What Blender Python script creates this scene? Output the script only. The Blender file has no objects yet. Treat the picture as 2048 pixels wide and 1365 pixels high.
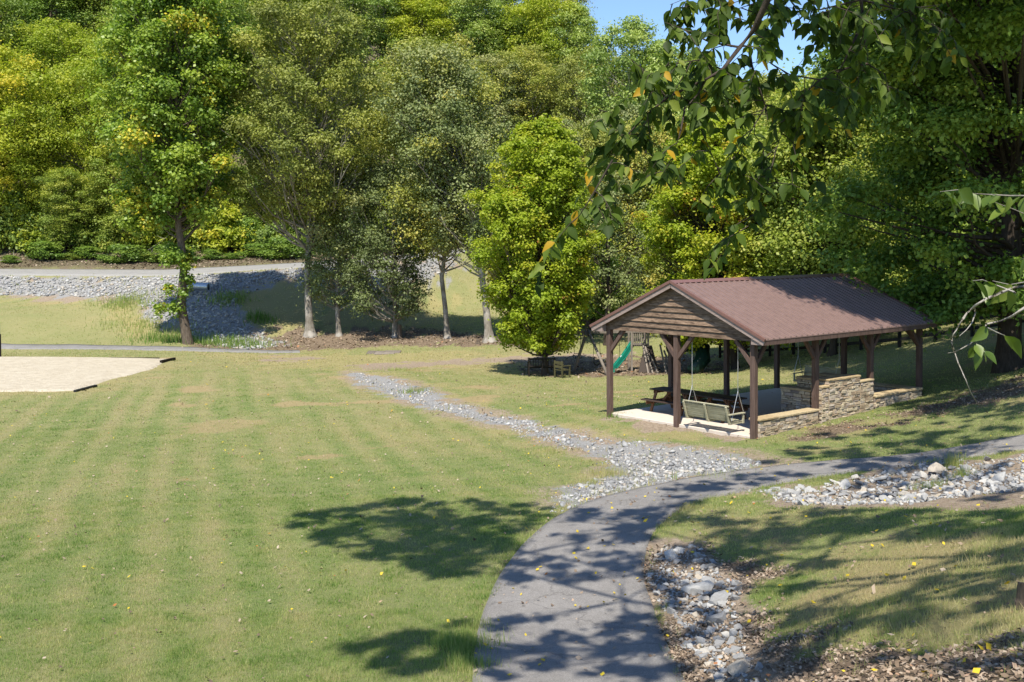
import bpy, bmesh, math, random
import numpy as np
from mathutils import Vector, Matrix
random.seed(7); RNG = np.random.default_rng(7)
SC = bpy.context.scene; COL = SC.collection
rad = math.radians
# ------------------------------------------------------------------ camera
CAMZ = 5.041; FPX = 2161.0; PITCH = 0.029; ROLL = -0.006; PCY = 682.5 - 138.3
F_ = Vector((0, math.cos(PITCH), -math.sin(PITCH))); U0 = Vector((0, math.sin(PITCH), math.cos(PITCH))); R0 = Vector((1, 0, 0))
R_ = R0 * math.cos(ROLL) + U0 * math.sin(ROLL); U_ = U0 * math.cos(ROLL) - R0 * math.sin(ROLL)
cd = bpy.data.cameras.new('camera'); cam = bpy.data.objects.new('camera', cd); COL.objects.link(cam)
M = Matrix((R_, U_, -F_)).transposed().to_4x4(); M.translation = Vector((0, 0, CAMZ)); cam.matrix_world = M
cd.sensor_width = 36; cd.lens = FPX / 2048 * 36; cd.shift_y = -138.3 / 2048; cd.clip_end = 2000; cd.clip_start = 0.1
SC.camera = cam
# ------------------------------------------------------------------ light
SUN_EL, SUN_AZ = 58.0, 12.0                      # azimuth measured from straight behind the camera towards the left
ce = math.cos(rad(SUN_EL))
TOSUN = Vector((-math.sin(rad(SUN_AZ)) * ce, -math.cos(rad(SUN_AZ)) * ce, math.sin(rad(SUN_EL))))
w = bpy.data.worlds.new('World'); SC.world = w; w.use_nodes = True
nt = w.node_tree; sky = nt.nodes.new('ShaderNodeTexSky'); sky.sky_type = 'NISHITA'; sky.sun_disc = False
sky.sun_elevation = rad(SUN_EL); sky.sun_rotation = math.atan2(TOSUN.x, TOSUN.y) % (2 * math.pi)
sky.air_density = 0.85; sky.dust_density = 0.15; sky.ozone_density = 5.0
nt.links.new(sky.outputs[0], nt.nodes['Background'].inputs[0]); nt.nodes['Background'].inputs[1].default_value = 0.135
sl = bpy.data.lights.new('sun', 'SUN'); sl.energy = 5.0; sl.angle = rad(0.53); sl.color = (1.0, 0.94, 0.82)
so = bpy.data.objects.new('sun', sl); COL.objects.link(so); so.rotation_euler = TOSUN.to_track_quat('Z', 'Y').to_euler(); so.location = (0, -20, 40)
SC.view_settings.view_transform = 'Standard'; SC.view_settings.look = 'None'; SC.view_settings.exposure = 0.62
SC.cycles.max_bounces = 6; SC.cycles.transparent_max_bounces = 4; SC.cycles.diffuse_bounces = 3; SC.cycles.transmission_bounces = 3
# ------------------------------------------------------------------ helpers
def ray(px, py):
    v = F_ + R_ * ((px - 1024) / FPX) - U_ * ((py - PCY) / FPX)
    return v / v.y                                # y component 1: multiply by depth
def at(px, py, d):
    return Vector((0, 0, CAMZ)) + ray(px, py) * d
def mesh(name, verts, faces, mat=None, smooth=False):
    me = bpy.data.meshes.new(name); me.from_pydata([tuple(v) for v in verts], [], faces)
    if mat: me.materials.append(mat)
    if smooth: me.polygons.foreach_set('use_smooth', [True] * len(me.polygons))
    me.update(); return me
def npmesh(name, V, F, mat=None, attrs=None, smooth=False):
    me = bpy.data.meshes.new(name); V = np.asarray(V, np.float32); F = np.asarray(F, np.int32); k = F.shape[1]
    me.vertices.add(len(V)); me.vertices.foreach_set('co', V.ravel())
    me.loops.add(F.size); me.loops.foreach_set('vertex_index', F.ravel())
    me.polygons.add(len(F)); me.polygons.foreach_set('loop_start', np.arange(0, F.size, k, dtype=np.int32))
    if smooth: me.polygons.foreach_set('use_smooth', np.ones(len(F), bool))
    me.update(calc_edges=True)
    for n, (dom, arr) in (attrs or {}).items():
        a = me.attributes.new(n, 'FLOAT', dom); a.data.foreach_set('value', np.asarray(arr, np.float32))
    if mat: me.materials.append(mat)
    return me
def obj(name, me, parent=None, loc=None):
    o = bpy.data.objects.new(name, me); COL.objects.link(o)
    if parent: o.parent = parent
    if loc is not None: o.location = loc
    return o
def tag(o, label=None, cat=None, group=None, kind=None):
    if label: o['label'] = label
    if cat: o['category'] = cat
    if group: o['group'] = group
    if kind: o['kind'] = kind
    return o
def empty(name, loc=(0, 0, 0), rz=0.0, label=None, cat=None, group=None):
    o = bpy.data.objects.new(name, None); COL.objects.link(o); o.location = loc; o.rotation_euler = (0, 0, rz); o.empty_display_size = 0.2
    return tag(o, label, cat, group)
def copy_tree(o, parent=None):
    c = o.copy(); COL.objects.link(c)
    if parent: c.parent = parent
    for ch in list(o.children): copy_tree(ch, c)
    return c
class MB:                                        # mesh buffer: boxes, beams and tubes of one part
    def __init__(s): s.v = []; s.f = []; s.t = []
    def add(s, vs, fs, t=0.5):
        b = len(s.v); s.v += [Vector(v) for v in vs]; s.f += [[i + b for i in f] for f in fs]; s.t += [t] * len(fs)
    def box(s, x0, x1, y0, y1, z0, z1, t=0.5, M=None, j=0.0):
        vs = [Vector((x, y, z)) for z in (z0, z1) for y in (y0, y1) for x in (x0, x1)]
        if j: vs = [v + Vector((random.uniform(-j, j), random.uniform(-j, j), random.uniform(-j, j))) for v in vs]
        if M: vs = [M @ v for v in vs]
        s.add(vs, [[0, 2, 3, 1], [4, 5, 7, 6], [0, 1, 5, 4], [2, 6, 7, 3], [0, 4, 6, 2], [1, 3, 7, 5]], t)
    def beam(s, a, b, w, h, up=(0, 0, 1), t=0.5):
        a = Vector(a); b = Vector(b); d = (b - a).normalized(); r = d.cross(Vector(up))
        if r.length < 1e-4: r = Vector((1, 0, 0))
        r.normalize(); u = r.cross(d).normalized(); vs = []
        for p in (a, b):
            for sx, sz in ((-1, -1), (1, -1), (1, 1), (-1, 1)): vs.append(p + r * sx * w / 2 + u * sz * h / 2)
        s.add(vs, [[0, 1, 2, 3], [7, 6, 5, 4], [0, 4, 5, 1], [1, 5, 6, 2], [2, 6, 7, 3], [3, 7, 4, 0]], t)
    def tube(s, pts, rs, n=6, t=0.5, cap=True):
        pts = [Vector(p) for p in pts]
        if not hasattr(rs, '__len__'): rs = [rs] * len(pts)
        b = len(s.v); vs = []; fs = []; ref = Vector((0.31, 0.17, 0.93))
        for i, p in enumerate(pts):
            d = (pts[min(i + 1, len(pts) - 1)] - pts[max(i - 1, 0)]).normalized()
            r = d.cross(ref)
            if r.length < 1e-3: r = d.cross(Vector((1, 0, 0)))
            r.normalize(); u = d.cross(r)
            for k in range(n):
                a = 2 * math.pi * k / n; vs.append(p + (r * math.cos(a) + u * math.sin(a)) * rs[i])
        for i in range(len(pts) - 1):
            for k in range(n): fs.append([i * n + k, i * n + (k + 1) % n, (i + 1) * n + (k + 1) % n, (i + 1) * n + k])
        if cap: fs.append(list(range(n))[::-1]); fs.append([(len(pts) - 1) * n + k for k in range(n)])
        s.add(vs, fs, t)
    def build(s, name, mat, parent=None, smooth=False, bevel=0.0):
        me = mesh(name, s.v, s.f, mat, smooth)
        a = me.attributes.new('tint', 'FLOAT', 'FACE'); a.data.foreach_set('value', np.array(s.t, np.float32))
        bm = bmesh.new(); bm.from_mesh(me); bmesh.ops.recalc_face_normals(bm, faces=bm.faces); bm.to_mesh(me); bm.free()
        o = obj(name, me, parent)
        if bevel:
            m = o.modifiers.new('bevel', 'BEVEL'); m.width = bevel; m.segments = 1; m.limit_method = 'ANGLE'
        return o
# ------------------------------------------------------------------ materials
class NT:
    def __init__(s, name):
        s.m = bpy.data.materials.new(name); s.m.use_nodes = True; s.t = s.m.node_tree; s.b = s.t.nodes['Principled BSDF']; s.out = s.t.nodes['Material Output']
    def n(s, ty, **kw):
        x = s.t.nodes.new(ty)
        for k, v in kw.items(): setattr(x, k, v)
        return x
    def l(s, a, b): s.t.links.new(a, b)
    def coord(s, kind='Object', scale=(1, 1, 1)):
        c = s.n('ShaderNodeTexCoord'); m = s.n('ShaderNodeMapping'); m.inputs['Scale'].default_value = scale; s.l(c.outputs[kind], m.inputs[0]); return m.outputs[0]
    def noise(s, vec, scale, detail=4, rough=0.6, dist=0.0):
        x = s.n('ShaderNodeTexNoise'); x.inputs['Scale'].default_value = scale; x.inputs['Detail'].default_value = detail
        x.inputs['Roughness'].default_value = rough; x.inputs['Distortion'].default_value = dist; s.l(vec, x.inputs['Vector']); return x.outputs[0]
    def ramp(s, fac, stops):
        x = s.n('ShaderNodeValToRGB'); e = x.color_ramp.elements
        while len(e) < len(stops): e.new(0.5)
        for i, (p, c) in enumerate(stops): e[i].position = p; e[i].color = (c if hasattr(c, '__len__') else (c, c, c)) + ((1,) if not hasattr(c, '__len__') or len(c) == 3 else ()) if hasattr(c, '__len__') else (c, c, c, 1)
        s.l(fac, x.inputs[0]); return x.outputs[0]
    def mix(s, fac, a, b, mode='MIX'):
        x = s.n('ShaderNodeMix', data_type='RGBA', blend_type=mode)
        for inp, v in ((x.inputs[0], fac), (x.inputs[6], a), (x.inputs[7], b)):
            if hasattr(v, 'is_linked'): s.l(v, inp)
            elif hasattr(v, '__len__'): inp.default_value = tuple(v) + ((1,) if len(v) == 3 else ())
            else: inp.default_value = v
        return x.outputs[2]
    def math(s, op, a, b=0.0, c=0.0, clamp=False):
        x = s.n('ShaderNodeMath', operation=op, use_clamp=clamp)
        for i, v in enumerate((a, b, c)):
            if hasattr(v, 'is_linked'): s.l(v, x.inputs[i])
            else: x.inputs[i].default_value = v
        return x.outputs[0]
    def attr(s, n): x = s.n('ShaderNodeAttribute'); x.attribute_name = n; return x.outputs['Fac']
    def objrand(s): return s.n('ShaderNodeObjectInfo').outputs['Random']
    def bump(s, h, strength=0.5, dist=0.02):
        x = s.n('ShaderNodeBump'); x.inputs['Strength'].default_value = strength; x.inputs['Distance'].default_value = dist
        s.l(h, x.inputs['Height']); s.l(x.outputs[0], s.b.inputs['Normal'])
    def base(s, c):
        if hasattr(c, 'is_linked'): s.l(c, s.b.inputs['Base Color'])
        else: s.b.inputs['Base Color'].default_value = tuple(c) + (1,)
    def rough(s, r, spec=0.3):
        s.b.inputs['Roughness'].default_value = r; s.b.inputs['Specular IOR Level'].default_value = spec

def leaf_mat(name, stops, transl=0.35, rough=0.5, spec=0.3, objvar=0.12, tcol=(1.05, 1.25, 0.5)):
    t = NT(name); a = t.attr('tint')
    if objvar: a = t.math('ADD', a, t.math('MULTIPLY', t.math('SUBTRACT', t.objrand(), 0.5), objvar * 2), clamp=True)
    c = t.ramp(a, stops); t.base(c); t.rough(rough, spec)
    tr = t.n('ShaderNodeBsdfTranslucent'); t.l(t.mix(1.0, c, tcol, 'MULTIPLY'), tr.inputs[0])
    mx = t.n('ShaderNodeMixShader'); mx.inputs[0].default_value = transl; t.l(t.b.outputs[0], mx.inputs[1]); t.l(tr.outputs[0], mx.inputs[2]); t.l(mx.outputs[0], t.out.inputs[0])
    return t.m
def bark_mat(name, c1, c2, c3=None, scale=1.0):
    t = NT(name); v = t.coord('Object', (1, 1, 0.22)); n1 = t.noise(v, 14 * scale, 6, 0.7); n2 = t.noise(t.coord(), 1.3, 4, 0.6)
    c = t.ramp(n1, [(0.3, c1), (0.7, c2)])
    if c3: c = t.mix(t.ramp(n2, [(0.45, 0.0), (0.62, 1.0)]), c, c3)
    t.base(c); t.rough(0.9, 0.15); t.bump(n1, 0.9, 0.03); return t.m
def wood_mat(name, c1, c2, axis=(1, 1, 1), rough=0.8, tintamt=0.5, scale=9, knots=False):
    t = NT(name); n = t.noise(t.coord('Object', axis), scale, 7, 0.65, 0.4); n2 = t.noise(t.coord(), 2.2, 3)
    c = t.ramp(n, [(0.3, c1), (0.7, c2)])
    k = t.math('ADD', t.math('MULTIPLY', t.attr('tint'), tintamt), 1 - tintamt * 0.5)
    g = t.n('ShaderNodeCombineColor'); [t.l(t.math('MULTIPLY', k, t.math('ADD', t.math('MULTIPLY', n2, 0.5), 0.75)), g.inputs[i]) for i in range(3)]
    t.base(t.mix(1.0, c, g.outputs[0], 'MULTIPLY')); t.rough(rough, 0.2); t.bump(n, 0.35, 0.01); return t.m
# ------------------------------------------------------------------ terrain
CP = []
def cz(px, py, z): r = ray(px, py); d = (z - CAMZ) / r.z; CP.append((r.x * d, d, z))
def cdp(px, py, d): p = at(px, py, d); CP.append((p.x, p.y, p.z))
for a in [(0,1365,.3),(500,1365,.35),(945,1365,.45),(1370,1365,.5),(0,1000,-.3),(500,1000,-.2),(1000,1050,.1),(1150,1000,.08),(0,850,-.8),(400,850,-.7),(800,850,-.6),
          (1100,860,-.5),(1300,900,-.22),(1220,838,-.13),(1500,878,-.06),(1353,858,-.1),(0,785,-1.1),(350,725,-1.25),(0,715,-1.25),(600,740,-1.2),(800,760,-1.1),(1000,760,-1.2),
          (1090,751,-1.35),(1250,760,-1.2),(1300,745,-1.3),(1450,740,-1.2),(1600,745,-.5),(1700,720,0),(1800,700,.5),(1453,792,-.1),(1342,803,-.12),
          (1799,694,.6),(1871,683,.95),(1587,711,-.4),(1540,713,-.7),(1631,850,.08),(1743,825,.17),(1840,795,.3),(2010,752,.8),(2048,765,1.0),(1560,782,-.05),(1690,752,.0),
          (1600,900,.08),(1560,935,.1),(1650,945,.2),(1840,905,.4),(2048,885,.7),(2048,800,1.0),(1900,830,.5),(1750,872,.22),(2048,960,1.0),(1800,960,.45),(1560,980,.15),(2048,1010,1.3),
          (1400,1040,.4),(1700,1040,.9),(2000,1040,1.4),(1320,1100,.38),(1480,1150,.45),(1700,1150,1.0),(2048,1150,1.8),(1450,1300,.55),(1600,1300,1.0),(2048,1300,2.1),(1600,1365,1.0),(2048,1365,2.3),
          (0,692,-1.35),(350,695,-1.35),(375,688,-1.35),(450,682,-1.35),(620,672,-1.3),(800,675,-1.3),(980,683,-1.35),(1100,700,-1.35),(1300,700,-1.2)]: cz(*a)
for a in [(0,640,71.5),(0,590,80),(0,550,84),(0,538,92),(-300,590,80),(-300,548,84),(-300,538,92),(330,552,83),(330,540,91),(330,640,74),(200,590,79),(450,600,77),(560,580,80),(600,534,84.8),(600,526,92),
          (700,600,80),(850,600,86),(950,600,88),(950,650,76),(830,516,91),(830,510,99),(940,503,98),(940,495,108),(950,522,96),(1020,490,110),(1215,530,100),(1240,640,75),(1400,640,80),(1600,655,70),(1750,655,58),(1900,650,49),
          (0,529,94),(0,495,98),(300,529,94),(300,495,98),(600,515,95),(600,490,100),(800,495,105),(-300,495,98)]: cdp(*a)
CP += [(-60,120,16),(-60,160,34),(-60,230,58),(-20,125,16),(-10,160,28),(0,230,50),(12,135,13),(30,130,8),(30,165,17),(40,230,30),(60,95,7),(60,140,14),(80,230,30),(-110,100,9),(-130,200,52),(95,60,14),(60,50,8),(35,50,3.4),
       (-110,40,-.5),(-60,60,-1.2),(-40,20,0),(0,5,.9),(4,3,2.2),(0,-6,2.6),(8,-1,3.8),(-12,4,.6),(-15,-10,1.5),(20,0,5.5),(-40,-10,2),(10,14,2.3),(14,21,2.0),(19,30,2.4),(30,35,4.2),(60,0,12),(60,20,12),(0,320,60),(150,150,40),(150,320,50),(-180,320,60),(-180,60,5),(120,-15,20),(-180,-15,0)]
CP = np.array(CP, float)
def tps_fit(P, lam=0.0):
    x = P[:, :2] / 50.0; n = len(x); d = np.hypot(*(x[:, None] - x[None]).transpose(2, 0, 1)) + 1e-9
    K = d * d * np.log(d) + lam * np.eye(n); Pm = np.hstack([np.ones((n, 1)), x]); A = np.zeros((n + 3, n + 3)); A[:n, :n] = K; A[:n, n:] = Pm; A[n:, :n] = Pm.T
    return x, np.linalg.solve(A, np.concatenate([P[:, 2], np.zeros(3)]))
TX, TW = tps_fit(CP, 2e-5)
def tps(x, y):
    sh = x.shape; q = np.stack([x.ravel(), y.ravel()], 1) / 50.0; out = np.empty(len(q))
    for i in range(0, len(q), 20000):
        qq = q[i:i + 20000]; d2 = ((qq[:, None] - TX[None]) ** 2).sum(2) + 1e-18
        out[i:i + 20000] = (0.5 * d2 * np.log(d2)) @ TW[:-3] + TW[-3] + qq @ TW[-2:]
    return out.reshape(sh)
def vnoise(x, y, s, seed=0):                      # smooth value noise
    r = np.random.default_rng(seed); T = r.random((257, 257)); u = x * s + 57.3 * (seed + 1); v = y * s + 31.7 * (seed + 1)
    i = np.floor(u).astype(int); j = np.floor(v).astype(int); fu = u - i; fv = v - j; fu = fu * fu * (3 - 2 * fu); fv = fv * fv * (3 - 2 * fv)
    g = lambda a, b: T[a % 257, b % 257]
    return (g(i, j) * (1 - fu) + g(i + 1, j) * fu) * (1 - fv) + (g(i, j + 1) * (1 - fu) + g(i + 1, j + 1) * fu) * fv
def fbm(x, y, s, seed=0, o=4):
    a = 0; k = 0.5; tot = 0
    for q in range(o): a = a + k * vnoise(x, y, s, seed + q * 7); tot += k; s *= 2.03; k *= 0.5
    return a / tot
def axis_pts(lo, hi, fine0, fine1, d, g):
    a = list(np.arange(fine0, fine1, d)); s = d; x = fine1
    while x < hi: a.append(x); s *= g; x += s
    a.append(hi); s = d; x = fine0 - d
    while x > lo: a.insert(0, x); s *= g; x -= s
    a.insert(0, lo); return np.array(a)
GX = axis_pts(-200, 180, -12, 16, 0.14, 1.022); GY = axis_pts(-20, 340, 5, 34, 0.14, 1.016)
XX, YY = np.meshgrid(GX, GY, indexing='ij')
ZZ = tps(XX, YY)
def H(x, y):
    x = np.asarray(x, float); y = np.asarray(y, float)
    i = np.clip(np.searchsorted(GX, x) - 1, 0, len(GX) - 2); j = np.clip(np.searchsorted(GY, y) - 1, 0, len(GY) - 2)
    fx = np.clip((x - GX[i]) / (GX[i + 1] - GX[i]), 0, 1); fy = np.clip((y - GY[j]) / (GY[j + 1] - GY[j]), 0, 1)
    return (ZZ[i, j] * (1 - fx) + ZZ[i + 1, j] * fx) * (1 - fy) + (ZZ[i, j + 1] * (1 - fx) + ZZ[i + 1, j + 1] * fx) * fy
TS = np.concatenate([np.arange(4, 40, 0.05), np.arange(40, 140, 0.2)])
def G(px, py):                                   # the point of the ground that lies along a line of sight
    r = ray(px, py); z = CAMZ + r.z * TS - H(r.x * TS, TS); k = np.argmax(z < 0)
    if not (z < 0).any(): k = len(TS) - 1
    k = max(k, 1); t = TS[k - 1] + (TS[k] - TS[k - 1]) * z[k - 1] / (z[k - 1] - z[k] + 1e-12)
    return Vector((r.x * t, t, float(H(r.x * t, t))))
def poly(pts): return np.array([G(*p)[:2] for p in pts])
def sdist(x, y, P):                              # signed distance to polygon, inside positive
    sh = x.shape; x = x.ravel(); y = y.ravel(); d = np.full(len(x), 1e9); ins = np.zeros(len(x), bool); n = len(P)
    for i in range(n):
        a = P[i]; b = P[(i + 1) % n]; e = b - a; t = np.clip(((x - a[0]) * e[0] + (y - a[1]) * e[1]) / (e @ e + 1e-9), 0, 1)
        d = np.minimum(d, np.hypot(x - a[0] - t * e[0], y - a[1] - t * e[1]))
        c = ((a[1] > y) != (b[1] > y)); ins ^= c & (x < (b[0] - a[0]) * (y - a[1]) / ((b[1] - a[1]) + 1e-12) + a[0])
    return np.where(ins, d, -d).reshape(sh)
def sst(a, b, v): t = np.clip((v - a) / (b - a), 0, 1); return t * t * (3 - 2 * t)
def resample(P, n):
    P = np.array(P, float); s = np.r_[0, np.cumsum(np.hypot(*np.diff(P, axis=0).T))]; q = np.linspace(0, s[-1], n)
    return np.stack([np.interp(q, s, P[:, 0]), np.interp(q, s, P[:, 1])], 1)
def smooth(P, k=2):
    for _ in range(k): P = np.vstack([P[:1], (P[:-2] + 2 * P[1:-1] + P[2:]) / 4, P[-1:]])
    return P
# near path edges
PL = [(900,1700),(935,1500),(945,1365),(950,1290),(962,1235),(985,1180),(1000,1150),(1050,1085),(1107,1039),(1148,1016),(1210,994),(1307,971),(1389,955),(1480,942),(1563,932),(1690,920),(1819,911),(1930,892),(2048,868),(2250,838),(2500,800)]
PR = [(1470,1700),(1410,1500),(1372,1365),(1350,1325),(1320,1260),(1303,1208),(1285,1160),(1290,1110),(1302,1070),(1330,1042),(1358,1019),(1410,1000),(1471,986),(1540,970),(1614,957),(1690,947),(1768,937),(1860,926),(1960,912),(2048,899),(2250,870),(2500,833)]
eL = smooth(resample(poly(PL), 150), 6); eR = smooth(resample(poly(PR), 150), 6)
PATHP = np.vstack([eL, eR[::-1]])
def strip(name, eL, eR, mat, m=8, lift=0.03, skirt=0.12, zf=None):
    n = len(eL); V = []; F = []
    for i in range(n):
        for k in range(m + 1):
            p = eL[i] * (1 - k / m) + eR[i] * (k / m); V.append((p[0], p[1], float(zf(p[0], p[1]) if zf else H(p[0], p[1])) + lift))
    for i in range(n - 1):
        for k in range(m): a = i * (m + 1) + k; F.append([a, a + 1, a + m + 2, a + m + 1])
    for side in (0, m):
        b = len(V)
        for i in range(n): x, y, z = V[i * (m + 1) + side]; V.append((x, y, z - skirt))
        for i in range(n - 1):
            a = i * (m + 1) + side; c = a + m + 1; q = [a, c, b + i + 1, b + i]; F.append(q if side == 0 else q[::-1])
    me = npmesh(name, V, F, mat, smooth=True); return obj(name, me)
# road edges by direction and distance
RL = [(-700,556,86),(-300,550,84.5),(0,550,84),(330,552,83.5),(450,545,84),(600,535,85),(720,525,88),(830,516,92),(940,503,99),(1010,496,106)]
RR = [(-700,541,95),(-300,538.5,92.5),(0,538,92),(330,540,91),(450,534,91),(600,526,92.5),(720,517,95),(830,509,99.5),(940,495,108),(1000,490,113)]
rL = smooth(resample([at(*p)[:2] for p in RL], 90), 3); rR = smooth(resample([at(*p)[:2] for p in RR], 90), 3)
ROADP = np.vstack([rL, rR[::-1]])
def zr_(L): P = np.array([at(*q) for q in L]); return P[np.argsort(P[:, 0])]
RZL = zr_(RL); RZR = zr_(RR)
def road_z(x, y):
    zn = np.interp(x, RZL[:, 0], RZL[:, 2]); zf = np.interp(x, RZR[:, 0], RZR[:, 2]); yn = np.interp(x, RZL[:, 0], RZL[:, 1]); yf = np.interp(x, RZR[:, 0], RZR[:, 1])
    return zn + (zf - zn) * np.clip((y - yn) / (yf - yn), 0, 1)
DR = [(1205,545),(1190,585),(1215,630),(1240,668)]; DRr = [(1245,532),(1250,575),(1290,625),(1330,668)]
fL = smooth(resample(poly([(-200,690),(0,688),(150,690),(300,694),(450,699),(600,702)]), 60), 2); fR = smooth(resample(poly([(-200,699),(0,697),(150,699),(300,702),(450,705),(600,706)]), 60), 2)
FPATHP = np.vstack([fL, fR[::-1]])
SAND = poly([(-400,716),(0,715.5),(170,716),(345,719),(300,741),(235,757),(150,783),(60,784),(0,785),(-400,790)])
RK_A = poly([(700,745),(740,752),(800,760),(850,780),(900,806),(960,822),(1040,838),(1120,862),(1200,880),(1300,886),(1400,896),(1480,915),(1550,931),(1480,941),(1400,951),(1300,968),(1220,990),(1150,1018),(1128,1000),(1140,975),(1240,952),(1215,920),(1130,893),(1040,860),(950,838),(870,818),(790,793),(730,772)])
RK_B = poly([(1530,985),(1620,972),(1700,955),(1800,932),(1900,920),(2048,914),(2200,900),(2200,985),(2048,985),(1900,995),(1800,1008),(1650,1012),(1560,1006)])
RK_C = poly([(1325,1088),(1390,1092),(1430,1125),(1475,1175),(1480,1240),(1500,1290),(1540,1365),(1560,1420),(1440,1420),(1425,1365),(1385,1310),(1345,1240),(1305,1190),(1298,1120)])
BK1 = [(-300,553),(0,553),(330,554),(470,547),(600,537),(615,560),(540,565),(465,590),(480,640),(560,690),(500,700),(440,690),(370,660),(300,640),(275,605),(220,595),(0,588),(-300,586)]
RK_D = poly(BK1)
RK_E = poly([(640,540),(720,529),(830,518),(905,512),(920,535),(860,560),(740,575),(650,570)])
LITS = [poly(p) for p in ([(1510,882),(1600,870),(1700,850),(1850,812),(2048,752),(2200,740),(2200,770),(2048,790),(1900,822),(1700,862),(1570,886)],
        [(1400,1105),(1470,1125),(1530,1155),(1490,1200),(1520,1265),(1680,1305),(2048,1296),(2200,1270),(2200,1500),(1370,1500),(1310,1230),(1290,1150),(1300,1090)],
        [(360,694),(500,665),(620,655),(800,660),(1040,672),(1050,690),(900,690),(640,700),(420,698)],
        [(1080,722),(1200,712),(1400,715),(1450,735),(1400,748),(1180,754),(1080,752),(1040,742)],
        [(-300,536),(0,536),(330,538),(600,524),(830,507),(1020,484),(1020,470),(600,485),(-300,495)])]
DIRTS = [poly(p) for p in ([(1500,985),(1620,970),(1700,950),(2048,905),(2200,895),(2200,1030),(2048,1018),(1800,1020),(1650,1020),(1560,1012)],
        [(0,588),(220,592),(250,604),(120,600),(0,596)],
        [(700,730),(860,722),(1040,712),(1240,708),(1240,716),(1060,722),(900,732),(800,740),(720,744)],[(560,712),(640,716),(620,724),(550,722)],
        [(1195,838),(1350,862),(1500,886),(1515,877),(1480,870),(1222,832)])]
STRAW = [poly(p) for p in ([(440,555),(620,540),(660,600),(620,670),(520,660),(460,600)],[(640,600),(760,580),(900,600),(900,660),(640,660)],[(650,735),(760,742),(870,775),(960,815),(1120,858),(1300,882),(1500,915),(1300,975),(1120,1030),(1120,980),(1190,945),(1040,868),(900,828),(760,790),(680,755)],
        [(220,590),(300,640),(440,690),(330,690),(240,660),(190,610)],
        [(360,702),(900,702),(1200,716),(1000,742),(560,738)],
        [(170,595),(-200,590),(-200,605),(180,612)], [(-300,715),(350,722),(340,732),(200,780),(0,795),(-300,800)],
        [(1780,1100),(2048,1060),(2200,1200),(2100,1300),(1600,1280),(1560,1210),(1640,1180)])]
def maskmax(x, y, Ps, soft, jit=0.25, seed=3, js=1.5):
    m = np.full(x.shape, -1e3)
    for P in Ps: m = np.maximum(m, sdist(x, y, P))
    j = (fbm(x, y, js, seed) - 0.5) * 2
    yy = np.clip(y / 20, 0.6, 4)
    return sst(-soft * yy, soft * yy, m + j * jit * 2 * yy)
m_lit = maskmax(XX, YY, LITS, 0.35, 0.45, 3); m_dirt = maskmax(XX, YY, DIRTS, 0.3, 0.4, 5)
m_rock = maskmax(XX, YY, [RK_A, RK_B, RK_C, RK_D, RK_E], 0.12, 0.12, 9)
m_straw = maskmax(XX, YY, STRAW, 0.6, 0.6, 11)
# forest floor beyond the road and behind the fence line
far_line = np.interp(XX, [-200, -60, -30, -10, 8, 20, 30, 60, 180], [94, 94, 93, 97, 118, 125, 70, 62, 40])
far_line = np.where(XX < 6, np.interp(XX, RZR[:, 0], RZR[:, 1]) + 0.3, far_line); m_wood = sst(-.2, 0.6, YY - far_line); wood_far = sst(4, 14, YY - far_line)
m_path = np.maximum(sst(-0.15, 0.1, sdist(XX, YY, PATHP)), sst(-0.3, 0.2, sdist(XX, YY, ROADP)))
m_dirt = np.maximum(m_dirt, .62 * sst(-1.1, -.1, sdist(XX, YY, RK_A) + (fbm(XX, YY, .8, 67) - .5) * 1.6)); m_dirt = np.maximum(m_dirt, .8 * sst(-.5, 0, sdist(XX, YY, RK_C) + (fbm(XX, YY, 1.2, 69) - .5)))
m_sand = sst(-0.1, 0.1, sdist(XX, YY, SAND))
SLABW = None
# worn spots in the lawn, and relief
spot = sst(0.66, 0.78, fbm(XX, YY, 0.35, 21, 5)) * sst(16, 26, YY) * (YY < 70)
for (px, py, rx, ry) in [(450,850,90,22),(1590,900,35,6),(1700,905,22,4),(900,735,30,3),(330,605,40,3),(80,607,55,3)]:
    c = G(px, py); c2 = G(px, py + ry); r1 = rx / FPX * c.y; r2 = abs(c2.y - c.y) + 0.2
    d = np.hypot((XX - c.x) / r1, (YY - c.y) / r2) + (fbm(XX, YY, 1.6, 31) - 0.5) * 1.2
    spot = np.maximum(spot, (1 - sst(0.5, 1.1, d)) * 0.75)
spot = np.maximum(spot, sst(0.50, 0.66, fbm(XX, YY, 0.9, 61, 5)) * (XX > 2.2) * (YY < 30) * sst(0.3, 0.6, sdist(XX, YY, PATHP) * -1) * .6)
relief = (fbm(XX, YY, 1.2, 41) - 0.5) * 0.08 + (fbm(XX, YY, 4.5, 43) - 0.5) * 0.05 * np.clip(m_lit + m_dirt + 0.25, 0, 1)
relief += (fbm(XX, YY, 0.25, 47) - 0.5) * 1.6 * wood_far
gate = 1 - np.clip(np.maximum(m_path, m_sand), 0, 1)
relief -= 0.10 * sst(0, 1.2, np.maximum(sdist(XX, YY, RK_A), np.maximum(sdist(XX, YY, RK_B), sdist(XX, YY, RK_C))))
relief -= 0.06 * m_path
ZZ = ZZ + relief * np.maximum(gate, m_path * 0)
rd_ = sst(-1.6, -0.2, sdist(XX, YY, ROADP)); ZZ = ZZ * (1 - rd_) + (road_z(XX, YY) - 0.06) * rd_
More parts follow.
